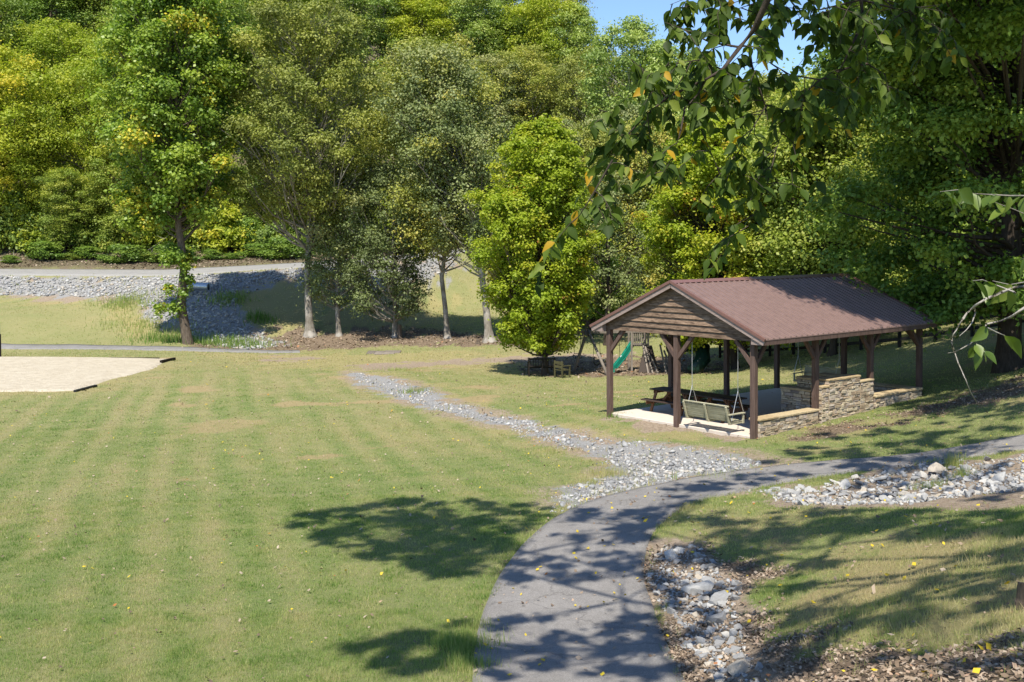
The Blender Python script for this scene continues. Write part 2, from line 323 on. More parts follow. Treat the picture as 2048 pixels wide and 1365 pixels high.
# ------------------------------------------------------------------ pavilion footprint
PYAW = 0.69; PC = np.array([6.143, 27.42]); PA = np.array([math.cos(PYAW), math.sin(PYAW)]); PB = np.array([-math.sin(PYAW), math.cos(PYAW)]); PW = 5.192; PLn = 7.924; PH = 2.45
uu = (XX - PC[0]) * PA[0] + (YY - PC[1]) * PA[1]; vv = (XX - PC[0]) * PB[0] + (YY - PC[1]) * PB[1]
inslab = (uu > -0.1) & (uu < PLn + 0.1) & (vv > -0.1) & (vv < PW + 0.1)
m_slab = sst(-0.25, 0.05, np.minimum(np.minimum(uu, PLn - uu), np.minimum(vv, PW - vv)))
ZZ = np.where(inslab, np.minimum(ZZ, -0.06), ZZ)
def dry_at(x, y):
    q = x + 0.29 * y + (fbm(x, y, .05, 91) - .5) * 1.2; b = np.sin(q * 2 * math.pi / 1.02) * .85 + np.sin(q * 2 * math.pi / 2.9 + 1) * .3; amp = np.clip((fbm(x, y, .12, 95) - .2) * 2.2, 0, 1) * sst(60, 40, y) * sst(8, 2, x)
    cell = vnoise(q * 2.1, y * .28, .9, 55) - .5
    return np.clip(0.44 + 0.16 * b * amp + .34 * cell * amp + (fbm(x, y, .25, 93) - .5) * 0.32 + (fbm(x, y, 1.1, 94) - .5) * .3 + .18 * sst(25, 45, y), 0, 1)
# ------------------------------------------------------------------ ground
def ground_mat():
    t = NT('lawn_and_soil'); v = t.coord('Object')
    dirt, lit, straw, spot, wood, grav = [t.attr(n) for n in ('dirt', 'litter', 'straw', 'worn', 'wood', 'gravel')]
    big = t.noise(v, 0.12, 4, 0.6); mid = t.noise(v, 1.1, 5, 0.65); fine = t.noise(v, 11, 6, 0.75); vf = t.noise(v, 60, 4, 0.8)
    g = t.ramp(mid, [(0.32, (0.125, 0.185, 0.05)), (0.5, (0.17, 0.215, 0.07)), (0.68, (0.235, 0.245, 0.10))])
    g = t.mix(t.ramp(big, [(0.4, 0.0), (0.7, 0.75)]), g, (0.22, 0.225, 0.095))
    drya = t.attr('dry')



    g = t.mix(t.ramp(drya, [(0.35, 0.0), (0.75, 0.85)]), g, (0.32, 0.275, 0.14))
    g = t.mix(t.math('MULTIPLY', t.ramp(fine, [(0.4, 0.0), (0.75, 1.0)]), 0.5), g, (0.28, 0.245, 0.14))
    g = t.mix(t.math('MULTIPLY', t.ramp(vf, [(0.35, 1.0), (0.55, 0.0)]), 0.4), g, (0.09, 0.14, 0.035))
    so = t.ramp(fine, [(0.3, (0.15, 0.11, 0.08)), (0.5, (0.27, 0.21, 0.155)), (0.72, (0.40, 0.33, 0.26))])
    so = t.mix(t.ramp(vf, [(0.5, 0.0), (0.75, 0.6)]), so, (0.5, 0.43, 0.34))
    li = t.ramp(t.noise(v, 26, 6, 0.8, 0.6), [(0.3, (0.055, 0.042, 0.030)), (0.5, (0.18, 0.135, 0.095)), (0.7, (0.36, 0.28, 0.20))])
    stc = t.ramp(vf, [(0.3, (0.20, 0.17, 0.07)), (0.7, (0.42, 0.36, 0.18))])
    def th(m, k=0.5): return t.math('MULTIPLY', t.math('ADD', m, t.math('MULTIPLY', t.math('SUBTRACT', fine, 0.5), k * 2)), 1.0, clamp=True)
    def gate(m, lo, hi, k): 
        x = t.n('ShaderNodeMapRange'); x.interpolation_type = 'SMOOTHSTEP'; x.inputs[1].default_value = lo; x.inputs[2].default_value = hi; t.l(th(m, k), x.inputs[0]); return x.outputs[0]
    g = t.mix(t.math('MULTIPLY', gate(straw, 0.3, 0.85, 0.6), 0.75), g, stc)
    g = t.mix(t.math('MULTIPLY', gate(spot, 0.3, 0.9, 0.8), 0.7), g, (0.34, 0.25, 0.14))
    g = t.mix(gate(lit, 0.25, 0.7, 0.7), g, li)
    g = t.mix(gate(dirt, 0.25, 0.7, 0.7), g, so)
    gr = t.ramp(vf, [(0.3, (0.15, 0.145, 0.14)), (0.6, (0.33, 0.325, 0.32))])
    g = t.mix(gate(grav, 0.2, 0.8, 0.7), g, gr)
    g = t.mix(wood, g, t.mix(0.45, li, (0.05, 0.06, 0.025)))
    t.base(g); t.rough(0.95, 0.1)
    h = t.math('ADD', t.math('MULTIPLY', fine, 0.6), t.math('MULTIPLY', vf, 0.4)); t.bump(h, 0.9, 0.06); return t.m
ni, nj = XX.shape; idx = np.arange(ni * nj).reshape(ni, nj)
F = np.stack([idx[:-1, :-1], idx[1:, :-1], idx[1:, 1:], idx[:-1, 1:]], -1).reshape(-1, 4)
V = np.stack([XX, YY, ZZ], -1).reshape(-1, 3)
rk = np.clip(m_rock, 0, 1); gv_ = np.clip(maskmax(XX, YY, [RK_D, RK_E, RK_A], 0.2, 0.3, 19), 0, 1)
GA = {'dry': ('POINT', dry_at(XX, YY).ravel()), 'dirt': ('POINT', np.maximum(m_dirt, rk * 0.9).ravel()), 'gravel': ('POINT', gv_.ravel()), 'litter': ('POINT', m_lit.ravel()), 'straw': ('POINT', m_straw.ravel()), 'worn': ('POINT', spot.ravel()), 'wood': ('POINT', m_wood.ravel())}
ground = obj('ground', npmesh('ground', V, F, ground_mat(), GA, smooth=True)); tag(ground, kind='structure')
# ------------------------------------------------------------------ path, road, sand
def asphalt(name, c1, c2, speck=0.3):
    t = NT(name); v = t.coord(); n = t.noise(v, 55, 4, 0.85); m = t.noise(v, 1.7, 5, 0.65); k = t.noise(v, 9, 5, 0.7)
    c = t.ramp(m, [(0.3, c1), (0.7, c2)]); c = t.mix(t.math('MULTIPLY', t.ramp(n, [(0.45, 0.0), (0.7, 1.0)]), speck), c, tuple(min(1, x * 2.1) for x in c2))
    c = t.mix(t.math('MULTIPLY', t.ramp(k, [(0.3, 1.0), (0.5, 0.0)]), 0.25), c, tuple(x * 0.5 for x in c1)); vo = t.n('ShaderNodeTexVoronoi'); vo.feature = 'DISTANCE_TO_EDGE'; vo.inputs['Scale'].default_value = 0.33
    wv = t.n('ShaderNodeVectorMath'); wv.operation = 'ADD'; t.l(v, wv.inputs[0]); nx = t.n('ShaderNodeTexNoise'); nx.inputs['Scale'].default_value = 1.6; nx.inputs['Detail'].default_value = 6; t.l(v, nx.inputs['Vector']); t.l(nx.outputs['Color'], wv.inputs[1]); t.l(wv.outputs[0], vo.inputs['Vector'])
    c = t.mix(t.math('MULTIPLY', t.ramp(vo.outputs[0], [(0.0, 1.0), (0.006, 0.0)]), 0.45), c, tuple(x * 0.35 for x in c1))
    t.base(c); t.rough(0.88, 0.25); t.bump(n, 0.8, 0.008); return t.m
tag(strip('asphalt_path', eL, eR, asphalt('grey_asphalt', (0.15, 0.14, 0.132), (0.215, 0.203, 0.193), 0.55), 12), kind='structure')
tag(strip('road', rL, rR, asphalt('light_road', (0.22, 0.215, 0.205), (0.30, 0.29, 0.275), 0.2), 6, 0.02, 0.5, road_z), kind='structure')
tag(strip('far_path', fL, fR, asphalt('far_asphalt', (0.16, 0.155, 0.15), (0.23, 0.22, 0.21)), 3, 0.04), kind='structure')
a1 = smooth(resample(poly([(1195,524),(1188,550),(1190,585),(1205,620),(1235,668)]), 50), 3); a2 = smooth(resample(poly([(1242,520),(1250,550),(1268,590),(1300,630),(1345,668)]), 50), 3)
tag(strip('gravel_drive', a1, a2, asphalt('pale_gravel', (0.30, 0.30, 0.30), (0.42, 0.42, 0.42), 0.5), 5, 0.08, 0.4), kind='structure')
def sand_mat():
    t = NT('pale_sand'); v = t.coord(); n = t.noise(v, 2.2, 6, 0.7); f = t.noise(v, 7, 4, 0.7)
    t.base(t.ramp(n, [(0.3, (0.42, 0.36, 0.27)), (0.6, (0.53, 0.47, 0.37)), (0.8, (0.58, 0.52, 0.42))])); t.rough(0.95, 0.1); t.bump(t.math('ADD', n, t.math('MULTIPLY', f, 0.6)), 0.9, 0.16); return t.m
def sheet(name, P, mat, lift, n=90):
    lo = P.min(0); hi = P.max(0); x = np.linspace(lo[0], hi[0], n); y = np.linspace(lo[1], hi[1], n); X, Y = np.meshgrid(x, y, indexing='ij')
    d = sdist(X, Y, P) + (fbm(X, Y, 0.9, 77) - 0.5) * 0.5
    Z = H(X, Y) + lift * sst(-0.2, 0.5, d) - 0.12 * (1 - sst(-0.3, 0.15, d)); V = np.stack([X, Y, Z], -1).reshape(-1, 3); k = np.arange(n * n).reshape(n, n)
    F = np.stack([k[:-1, :-1], k[1:, :-1], k[1:, 1:], k[:-1, 1:]], -1).reshape(-1, 4); keep = (d.ravel()[F] > -0.5).any(1)
    return obj(name, npmesh(name, V, F[keep], mat, smooth=True))
tag(sheet('sand', np.clip(SAND, -80, 200), sand_mat(), 0.07, 220), kind='structure')
# ------------------------------------------------------------------ wood / metal / stone materials
M_POST = wood_mat('brown_stained_post', (0.07, 0.045, 0.036), (0.15, 0.10, 0.083), (6, 6, 0.5), 0.75, 0.3, 4)
M_SID = wood_mat('weathered_siding', (0.05, 0.03, 0.02), (0.31, 0.215, 0.15), (2.2, 0.7, 5), 0.8, 0.8, 6)
M_FAS = wood_mat('grey_fascia', (0.19, 0.145, 0.125), (0.36, 0.28, 0.25), (0.6, 0.6, 4), 0.8, 0.3, 8)
M_TAB = wood_mat('dark_table_wood', (0.035, 0.022, 0.018), (0.075, 0.05, 0.04), (5, 0.6, 5), 0.55, 0.4, 5)
M_LEG = wood_mat('reddish_leg_wood', (0.12, 0.055, 0.028), (0.22, 0.11, 0.055), (3, 3, 1), 0.7, 0.4, 6)
M_SWG = wood_mat('grey_treated_wood', (0.25, 0.235, 0.15), (0.46, 0.43, 0.31), (5, 0.5, 5), 0.85, 0.5, 6)
M_OLD = wood_mat('aged_grey_wood', (0.12, 0.10, 0.085), (0.27, 0.235, 0.20), (4, 4, 0.6), 0.85, 0.5, 6)
M_DRK = wood_mat('dark_bench_wood', (0.010, 0.008, 0.007), (0.028, 0.022, 0.018), (4, 4, 0.6), 0.8, 0.4, 6)
M_MOSS = wood_mat('mossy_wood', (0.04, 0.04, 0.018), (0.11, 0.10, 0.05), (4, 4, 0.6), 0.9, 0.4, 6)
M_FEN = wood_mat('black_fence_paint', (0.012, 0.011, 0.010), (0.032, 0.028, 0.025), (1, 1, 1), 0.7, 0.3, 8)
def simple(name, c, r=0.5, met=0.0, var=0.15, spec=0.4):
    t = NT(name); n = t.noise(t.coord(), 6, 4); t.base(t.ramp(n, [(0.3, tuple(x * (1 - var) for x in c)), (0.7, tuple(min(1, x * (1 + var)) for x in c))])); t.rough(r, spec); t.b.inputs['Metallic'].default_value = met; return t.m
M_ROOF = simple('brown_metal_roofing', (0.185, 0.122, 0.108), 0.42, 0.0, 0.12, 0.35)
M_TRIM = simple('brown_metal_trim', (0.17, 0.085, 0.07), 0.4, 0.0, 0.08, 0.5)
M_CHAIN = simple('galvanised_chain', (0.5, 0.5, 0.5), 0.4, 0.6)
M_CONC = simple('pale_concrete', (0.56, 0.49, 0.42), 0.85, 0, 0.08, 0.2)
M_GREEN = simple('green_plastic', (0.01, 0.20, 0.14), 0.4, 0, 0.1); M_DGREEN = simple('dark_green_plastic', (0.006, 0.03, 0.022), 0.45)
M_BLACK = simple('black_rubber_and_pipe_shade', (0.012, 0.012, 0.012), 0.6); M_WHITE = simple('white_plastic', (0.55, 0.55, 0.56), 0.5); M_GALV = simple('galvanised_pipe', (0.42, 0.47, 0.52), 0.4, 0.7)
M_DWALL = simple('dark_climbing_panel', (0.03, 0.018, 0.012), 0.7)
def stone_mat(name, stops, j=0.3):
    t = NT(name); n = t.noise(t.coord(), 13, 6, 0.7); c = t.ramp(t.attr('tint'), stops)
    c = t.mix(t.math('MULTIPLY', t.ramp(n, [(0.35, 1.0), (0.6, 0.0)]), 0.45), c, (0.12, 0.095, 0.07)); t.base(c); t.rough(0.9, 0.2); t.bump(n, 0.7, 0.015); return t.m
M_STONE = stone_mat('ledge_stone', [(0.0, (0.31, 0.23, 0.16)), (0.3, (0.48, 0.385, 0.27)), (0.6, (0.58, 0.49, 0.35)), (0.8, (0.46, 0.40, 0.335)), (0.93, (0.50, 0.41, 0.34)), (1.0, (0.22, 0.19, 0.17))])
M_CAP = stone_mat('sandstone_cap', [(0.0, (0.42, 0.31, 0.17)), (1.0, (0.52, 0.42, 0.26))])
# ------------------------------------------------------------------ pavilion
pav = empty('pavilion', (PC[0], PC[1], 0), PYAW, 'open timber picnic pavilion with brown ribbed metal roof and board gable', 'pavilion')
def P_(name, mb, mat, **k): return mb.build(name, mat, pav, **k)
m = MB(); m.box(0.0, PLn + 0.05, 0.0, PW - 0.0, -0.4, 0.0); P_('concrete_slab', m, M_CONC, bevel=0.015)
def post(u, v, dz=-0.45):
    m = MB(); s = 0.074; m.box(u - s, u + s, v - s, v + s, dz, PH + 0.02, random.uniform(.35, .65)); return P_('post', m, M_POST, bevel=0.008)
posts = [(k * PLn / 3, 0.0) for k in range(4)] + [(k * PLn / 3, PW) for k in range(4)] + [(0.0, PW / 2), (PLn, PW / 2)]
for u, v in posts: post(u, v)
def brace(p, d):
    m = MB(); a = Vector((p[0], p[1], PH - 0.64)); m.beam(a + Vector((d[0], d[1], 0)) * 0.03, a + Vector((d[0], d[1], 0)) * 0.58 + Vector((0, 0, 0.64)), 0.085, 0.10, t=random.uniform(.3, .7)); P_('knee_brace', m, M_POST)
for k in range(4):
    for v in (0.0, PW):
        if k > 0: brace((k * PLn / 3, v), (-1, 0))
        if k < 3: brace((k * PLn / 3, v), (1, 0))
for u in (0.0, PLn):
    brace((u, PW), (0, -1)); brace((u, 0), (0, 1)); brace((u, PW / 2), (0, -1)); brace((u, PW / 2), (0, 1))
for v in (0.0, PW):
    m = MB(); m.box(-0.07, PLn + 0.07, v - 0.06, v + 0.06, PH - 0.01, PH + 0.215, 0.4); P_('eave_beam', m, M_POST)
for u in (0.0, PLn):
    m = MB(); m.box(u - 0.045, u + 0.045, 0.062, PW - 0.062, PH + 0.02, PH + 0.2, 0.4); P_('tie_beam', m, M_POST)
ZE = PH + 0.033; RISE = 1.372; EO = 0.505; U0r, U1r = -0.255, PLn + 0.12; HV = PW / 2 + EO; sl_ = RISE / HV
def roofz(v): return ZE + RISE - abs(v - PW / 2) * sl_
nrm = Vector((0, 0, 1))
for sgn, name in ((-1, 'roof'), (1, 'roof')):     # two ribbed slopes
    # profile along u
    prof = []; u = U0r; rib = 0.235
    while u < U1r - 0.03:
        prof += [(u, 0), (min(u + rib * 0.40, U1r), 0), (min(u + rib * 0.44, U1r), 0.0), (min(u + rib * 0.48, U1r), 0.03), (min(u + rib * 0.66, U1r), 0.03), (min(u + rib * 0.70, U1r), 0.0)]; u += rib
    prof.append((U1r, 0)); vs = []; fs = []
    vt = PW / 2; ve = PW / 2 + sgn * (HV + 0.03); n = len(prof)
    for (v, z) in ((vt, ZE + RISE), (ve, ZE - 0.03 * sl_)):
        for (uu_, h) in prof: vs.append(Vector((uu_, v, z + 0.055 + h)))
    for (v, z) in ((vt, ZE + RISE), (ve, ZE - 0.03 * sl_)):
        for (uu_, h) in prof: vs.append(Vector((uu_, v, z + 0.03)))
    for i in range(n - 1):
        fs.append([i, i + 1, n + i + 1, n + i]); fs.append([2 * n + i, 3 * n + i, 3 * n + i + 1, 2 * n + i + 1]); fs.append([n + i, n + i + 1, 3 * n + i + 1, 3 * n + i])
    fs.append([0, n, 3 * n, 2 * n]); fs.append([n - 1, 3 * n - 1 - n + n, 4 * n - 1, 2 * n - 1]) if False else None
    m = MB(); m.add(vs, fs); P_(name, m, M_ROOF)
    # rafters under the roof
    for k in range(14):
        uu_ = -0.02 + k * (PLn + 0.04) / 13 + (0.05 if k == 0 else (-0.05 if k == 13 else 0)); m = MB(); m.beam((uu_, PW / 2 + sgn * 0.05, ZE + RISE - 0.05 - 0.05 * sl_), (uu_, PW / 2 + sgn * (HV - 0.03), ZE - 0.055), 0.04, 0.13, t=0.4); P_('rafter', m, M_POST)
    for uu_ in (U0r, U1r):
        o_ = -0.012 if uu_ < 0 else 0.012
        m = MB(); m.beam((uu_ - o_, PW / 2 + sgn * 0.0, ZE + RISE - 0.045), (uu_ - o_, PW / 2 + sgn * (HV), ZE - 0.045), 0.03, 0.135, t=random.uniform(.4, .6)); P_('rake_board', m, M_FAS)
        m = MB(); m.beam((uu_ + o_ * 0.6, PW / 2, ZE + RISE + 0.05), (uu_ + o_ * 0.6, PW / 2 + sgn * (HV + 0.04), ZE + 0.05 - 0.04 * sl_), 0.05, 0.075); P_('rake_trim', m, M_TRIM)
        s2 = 1 if uu_ < 0 else -1                # boxed eave end
        v0 = PW / 2 + sgn * (HV - 0.42); v1 = PW / 2 + sgn * (HV - 0.02); m = MB()
        z0 = ZE - 0.10; pts = [(v0, ZE - 0.105), (v1, ZE - 0.105), (v1, ZE - 0.05), (v0, ZE + 0.40 * sl_ - 0.06)]
        vs2 = [Vector((uu_ + s2 * 0.03, a, b)) for a, b in pts] + [Vector((uu_ + s2 * 0.22, a, b)) for a, b in pts]
        m.add(vs2, [[0, 1, 2, 3], [7, 6, 5, 4], [0, 4, 5, 1], [1, 5, 6, 2], [2, 6, 7, 3], [3, 7, 4, 0]]); P_('eave_return', m, M_FAS)
    ve_ = PW / 2 + sgn * (HV - 0.0); m = MB(); m.box(U0r + 0.03, U1r - 0.03, ve_ - 0.02, ve_ + 0.02, ZE - 0.10, ZE + 0.02, 0.4); P_('fascia_board', m, M_POST)
m = MB(); w_ = 0.17
for sgn in (-1, 1): m.beam((U0r - 0.03, PW / 2 + sgn * w_ / 2, ZE + RISE + 0.085 - w_ / 2 * sl_), (U1r + 0.03, PW / 2 + sgn * w_ / 2, ZE + RISE + 0.085 - w_ / 2 * sl_), w_ + 0.01, 0.008, up=(0, sgn * sl_, 1))
P_('ridge_cap', m, M_TRIM)
for u in (-0.055, PLn + 0.055):                    # lapped gable boards
    s = -1 if u < 0 else 1; m = MB(); nb = 8; bh = 0.172; z = PH - 0.005; v_full = PW / 2 + 0.03
    k = 0
    while True:
        z0 = z + k * 0.155; z1 = z0 + bh; top = min(z1, ZE + RISE - 0.1)
        h0 = min(v_full, (ZE + RISE - 0.03 - z0) / sl_ ); h1 = min(v_full, (ZE + RISE - 0.03 - top) / sl_)
        if h0 < 0.12: break
        x0 = u + s * (0.055); x1 = u + s * 0.006; c = PW / 2
        vs = [(x0, c - h0, z0), (x0, c + h0, z0), (x1, c + h1, top), (x1, c - h1, top), (u - s * 0.0, c - h0, z0), (u - s * 0.0, c + h0, z0), (u - s * 0.012, c + h1, top), (u - s * 0.012, c - h1, top)]
        m.add(vs, [[0, 1, 2, 3], [7, 6, 5, 4], [0, 4, 5, 1], [1, 5, 6, 2], [2, 6, 7, 3], [3, 7, 4, 0]], random.uniform(0.15, 0.95)); k += 1
        if top < z1 - 1e-6: break
    P_('gable_siding', m, M_SID)
# ------------------------------------------------------------------ stone walls
def stone_box(root, u0, u1, v0, v1, z0, z1, cap=True, faces='uUvV', over=0.04):
    m = MB(); ins = 0.035; m.box(u0 + ins, u1 - ins, v0 + ins, v1 - ins, z0, z1 - 0.001, 0.05)
    for fc in faces:
        L = (v1 - v0) if fc in 'uU' else (u1 - u0); z = z0
        while z < z1 - 0.02:
            h = min(random.choice([0.05, 0.06, 0.075, 0.095]), z1 - z); a = 0.0
            while a < L - 0.01:
                l = min(random.uniform(0.09, 0.30), L - a)
                if L - a - l < 0.06: l = L - a
                d = random.uniform(0.0, 0.03); g = 0.006; tt = random.random()
                if fc == 'v': b = (u0 + a + g, u0 + a + l - g, v0 - d, v0 + ins + 0.01)
                elif fc == 'V': b = (u0 + a + g, u0 + a + l - g, v1 - ins - 0.01, v1 + d)
                elif fc == 'u': b = (u0 - d, u0 + ins + 0.01, v0 + a + g, v0 + a + l - g)
                else: b = (u1 - ins - 0.01, u1 + d, v0 + a + g, v0 + a + l - g)
                m.box(b[0], b[1], b[2], b[3], z + 0.005, z + h - 0.005, tt, j=0.009); a += l
            z += h
    o = m.build('stonework', M_STONE, root, bevel=0.006)
    if cap:
        m = MB(); L = u1 - u0; M2 = v1 - v0; along = L > M2; a = 0; Lx = max(L, M2)
        while a < Lx - 0.01:
            l = min(random.uniform(0.45, 0.8), Lx - a)
            if Lx - a - l < 0.2: l = Lx - a
            e0 = over if a == 0 else -0.003; e1 = over if a + l >= Lx - 1e-6 else -0.003
            if along: b = (u0 + a - e0, u0 + a + l + e1, v0 - over, v1 + over)
            else: b = (u0 - over, u1 + over, v0 + a - e0, v0 + a + l + e1)
            m.box(*b, z1 + 0.002, z1 + 0.06, random.random(), j=0.006); a += l
        m.build('stone_cap', M_CAP, root, bevel=0.01)
def wall(label): return empty('stone_wall', (PC[0], PC[1], 0), PYAW, label, 'wall')
q = PLn / 3
w1 = wall('low ledgestone wall with pale cap beside the porch swing at the pavilion corner'); stone_box(w1, 0.09, q - 0.08, -0.13, 0.17, -0.3, 0.40)
w2 = wall('low shaded stone wall at the pavilion end nearest the big tree'); stone_box(w2, 2 * q + 0.09, PLn - 0.09, -0.13, 0.17, -0.2, 0.50)
w3 = wall('short stone wall closing the far end of the pavilion floor'); stone_box(w3, PLn - 0.2, PLn + 0.1, 0.23, 1.9, -0.2, 0.47)
kit = empty('outdoor_kitchen', (PC[0], PC[1], 0), PYAW, 'tall stone barbecue counter with stepped caps inside the pavilion side wall', 'counter')
stone_box(kit, q + 0.09, 3.02, -0.15, 0.18, -0.2, 1.0, over=0.03); stone_box(kit, 3.06, 4.52, -0.15, 0.18, -0.2, 1.16, over=0.03); stone_box(kit, 4.56, 2 * q - 0.09, -0.15, 0.18, -0.1, 0.99, over=0.03)
stone_box(kit, 2.76, 3.08, 0.24, 1.2, 0.0, 0.86, faces='uV', over=0.03); stone_box(kit, 3.14, 3.5, 0.24, 0.95, 0.0, 1.13, faces='uUV', over=0.03); stone_box(kit, 4.12, 4.5, 0.24, 0.95, 0.0, 1.13, faces='uUV', over=0.03)
# ------------------------------------------------------------------ picnic tables
def picnic(label, loc, rz):
    t = empty('picnic_table', loc, rz, label, 'picnic table', 'picnic tables under the pavilion'); S = 0.87
    L = 1.78 * S; H0 = 0.74 * S
    m = MB(); wds = 0.14 * S
    for k in range(5): m.box(-0.37 * S + k * 0.15 * S, -0.37 * S + k * 0.15 * S + wds, -L / 2 + random.uniform(-.008, .008), L / 2, H0 - 0.038, H0, random.random())
    m.build('tabletop', M_TAB, t, bevel=0.005)
    for s in (-1, 1):
        m = MB()
        for k in range(2): x = s * (0.60 + k * 0.145) * S; m.box(x - wds / 2, x + wds / 2, -L / 2, L / 2, 0.43 * S - 0.038, 0.43 * S, random.random())
        m.build('bench_seat', M_TAB, t, bevel=0.005)
    for y in (-L / 2 + 0.24 * S, L / 2 - 0.24 * S):
        for s in (-1, 1):
            m = MB(); m.beam((s * 0.27 * S, y, H0 - 0.045), (s * 0.56 * S, y, 0.0), 0.04, 0.10 * S, up=(0, 1, 0), t=random.random()); m.build('leg', M_LEG, t)
        m = MB(); m.box(-0.74 * S, 0.74 * S, y + 0.022, y + 0.06, 0.43 * S - 0.15, 0.43 * S - 0.04); m.build('crossbar', M_LEG, t)
        m = MB(); m.box(-0.35 * S, 0.35 * S, y + 0.022, y + 0.06, H0 - 0.13, H0 - 0.04); m.build('top_rail', M_LEG, t)
        m = MB(); m.beam((0, y + 0.04 * (1 if y < 0 else -1), 0.43 * S - 0.09), (0, y + 0.42 * S * (1 if y < 0 else -1), H0 - 0.05), 0.05, 0.07); m.build('diagonal_brace', M_LEG, t)
    return t
def PW3(u, v, z=0): q_ = PC + PA * u + PB * v; return (q_[0], q_[1], z)
picnic('dark wooden picnic table end to end with another, at the lawn side of the pavilion', PW3(1.55, 4.0), PYAW + 0.02)
picnic('dark wooden picnic table right behind the front porch swing', PW3(1.52, 2.43), PYAW - 0.015)
# ------------------------------------------------------------------ porch swings (local x: seat faces +x, y: width)
def swing(label, loc, rz, top, mat):
    t = empty('porch_swing', loc, rz, label, 'porch swing', 'porch swings hanging from the pavilion beams'); Wd = 1.5; zs = 0.0
    m = MB()
    for k in range(6): m.box(-0.22 + k * 0.075, -0.22 + k * 0.075 + 0.06, -Wd / 2, Wd / 2, zs, zs + 0.018, random.random())
    m.build('seat', mat, t)
    m = MB(); tilt = Vector((-0.30, 0, 0.95)).normalized()
    for k in range(7):
        a = Vector((-0.24, 0, zs + 0.02)) + tilt * (0.03 + k * 0.056); m.beam(a + Vector((0, -Wd / 2, 0)), a + Vector((0, Wd / 2, 0)), 0.02, 0.05, up=tilt, t=random.random())
    a = Vector((-0.24, 0, zs + 0.02)) + tilt * 0.43; m.beam(a + Vector((0, -Wd / 2 - .02, 0)), a + Vector((0, Wd / 2 + .02, 0)), 0.035, 0.03, up=tilt, t=0.8)
    m.build('backrest', mat, t)
    m = MB()
    for y in (-Wd / 2 + 0.03, 0, Wd / 2 - 0.03):
        m.beam(Vector((-0.275, y, zs - 0.05)), Vector((-0.275, y, zs - 0.05)) + tilt * 0.49, 0.045, 0.04, up=(1, 0, 0), t=0.7); m.box(-0.26, 0.26, y - 0.02, y + 0.02, zs - 0.06, zs - 0.002, 0.6)
    m.build('frame', mat, t)
    for y in (-Wd / 2 - 0.02, Wd / 2 + 0.02):
        m = MB(); m.box(-0.36, 0.27, y - 0.04, y + 0.04, zs + 0.20, zs + 0.225, 0.8); m.box(0.20, 0.25, y - 0.02, y + 0.02, zs - 0.06, zs + 0.20, 0.7); m.build('armrest', mat, t)
        m = MB(); r = 0.009; Y = y * 1.01
        m.tube([(0.22, Y, zs + 0.25), (0.0, Y, zs + 0.80)], r, 5); m.tube([(-0.26, Y, zs + 0.05), (0.0, Y, zs + 0.80)], r, 5); m.tube([(0, Y, zs + 0.80), (0, Y, top)], r, 5)
        m.build('chain', M_CHAIN, t)
    return t
swing('pale slatted porch swing seen from behind, hanging over the sunny front slab edge', PW3(0.14, 1.40, 0.29), PYAW, PH - 0.30, M_SWG)
swing('shaded porch swing hanging at the far end of the pavilion behind the stone counter', PW3(PLn - 0.15, 3.45, 0.40), PYAW + math.pi, PH - 0.37, M_SWG)
# ------------------------------------------------------------------ leaves and trees
GRN = lambda *c: c
LM_FOREST = leaf_mat('forest_leaf', [(0.0, (0.080, 0.136, 0.028)), (0.35, (0.170, 0.242, 0.043)), (0.6, (0.295, 0.348, 0.058)), (0.82, (0.500, 0.453, 0.077)), (1.0, (0.660, 0.502, 0.077))], 0.35, 0.5)
LM_YEL = leaf_mat('yellow_green_leaf', [(0.0, (0.155, 0.210, 0.029)), (0.4, (0.292, 0.356, 0.036)), (0.75, (0.463, 0.469, 0.048)), (1.0, (0.686, 0.501, 0.048))], 0.4, 0.5)
LM_OLIVE = leaf_mat('olive_leaf', [(0.0, (0.130, 0.152, 0.041)), (0.4, (0.248, 0.279, 0.060)), (0.75, (0.387, 0.383, 0.078)), (1.0, (0.517, 0.396, 0.093))], 0.3, 0.55)
LM_GREY = leaf_mat('dusky_leaf', [(0.0, (0.099, 0.127, 0.047)), (0.5, (0.210, 0.254, 0.090)), (1.0, (0.395, 0.381, 0.149))], 0.25, 0.55)
LM_PALE = leaf_mat('pale_green_leaf', [(0.0, (0.125, 0.190, 0.045)), (0.5, (0.272, 0.361, 0.088)), (1.0, (0.459, 0.492, 0.120))], 0.35, 0.45, 0.4)
LM_MAPLE = leaf_mat('maple_leaf', [(0.0, (0.10, 0.17, 0.015)), (0.3, (0.20, 0.285, 0.022)), (0.68, (0.34, 0.40, 0.032)), (0.86, (0.46, 0.42, 0.04)), (0.94, (0.55, 0.30, 0.06)), (1.0, (0.50, 0.18, 0.06))], 0.42, 0.5, objvar=0.0)
LM_DARK = leaf_mat('dark_broad_leaf', [(0.0, (0.069, 0.132, 0.024)), (0.5, (0.142, 0.230, 0.034)), (0.9, (0.283, 0.362, 0.053)), (1.0, (0.627, 0.481, 0.070))], 0.3, 0.5, 0.3, objvar=0.0)
LM_POPLAR = leaf_mat('poplar_leaf', [(0.0, (0.095, 0.165, 0.026)), (0.4, (0.188, 0.284, 0.040)), (0.75, (0.337, 0.412, 0.055)), (0.92, (0.660, 0.493, 0.055)), (1.0, (0.660, 0.548, 0.055))], 0.38, 0.45, 0.4, objvar=0.0)
BK_GREY = bark_mat('grey_bark', (0.12, 0.105, 0.085), (0.30, 0.27, 0.225), (0.40, 0.37, 0.33))
BK_BRN = bark_mat('brown_bark', (0.065, 0.05, 0.038), (0.19, 0.15, 0.115))
BK_DRK = bark_mat('dark_bark', (0.03, 0.024, 0.018), (0.09, 0.07, 0.055))
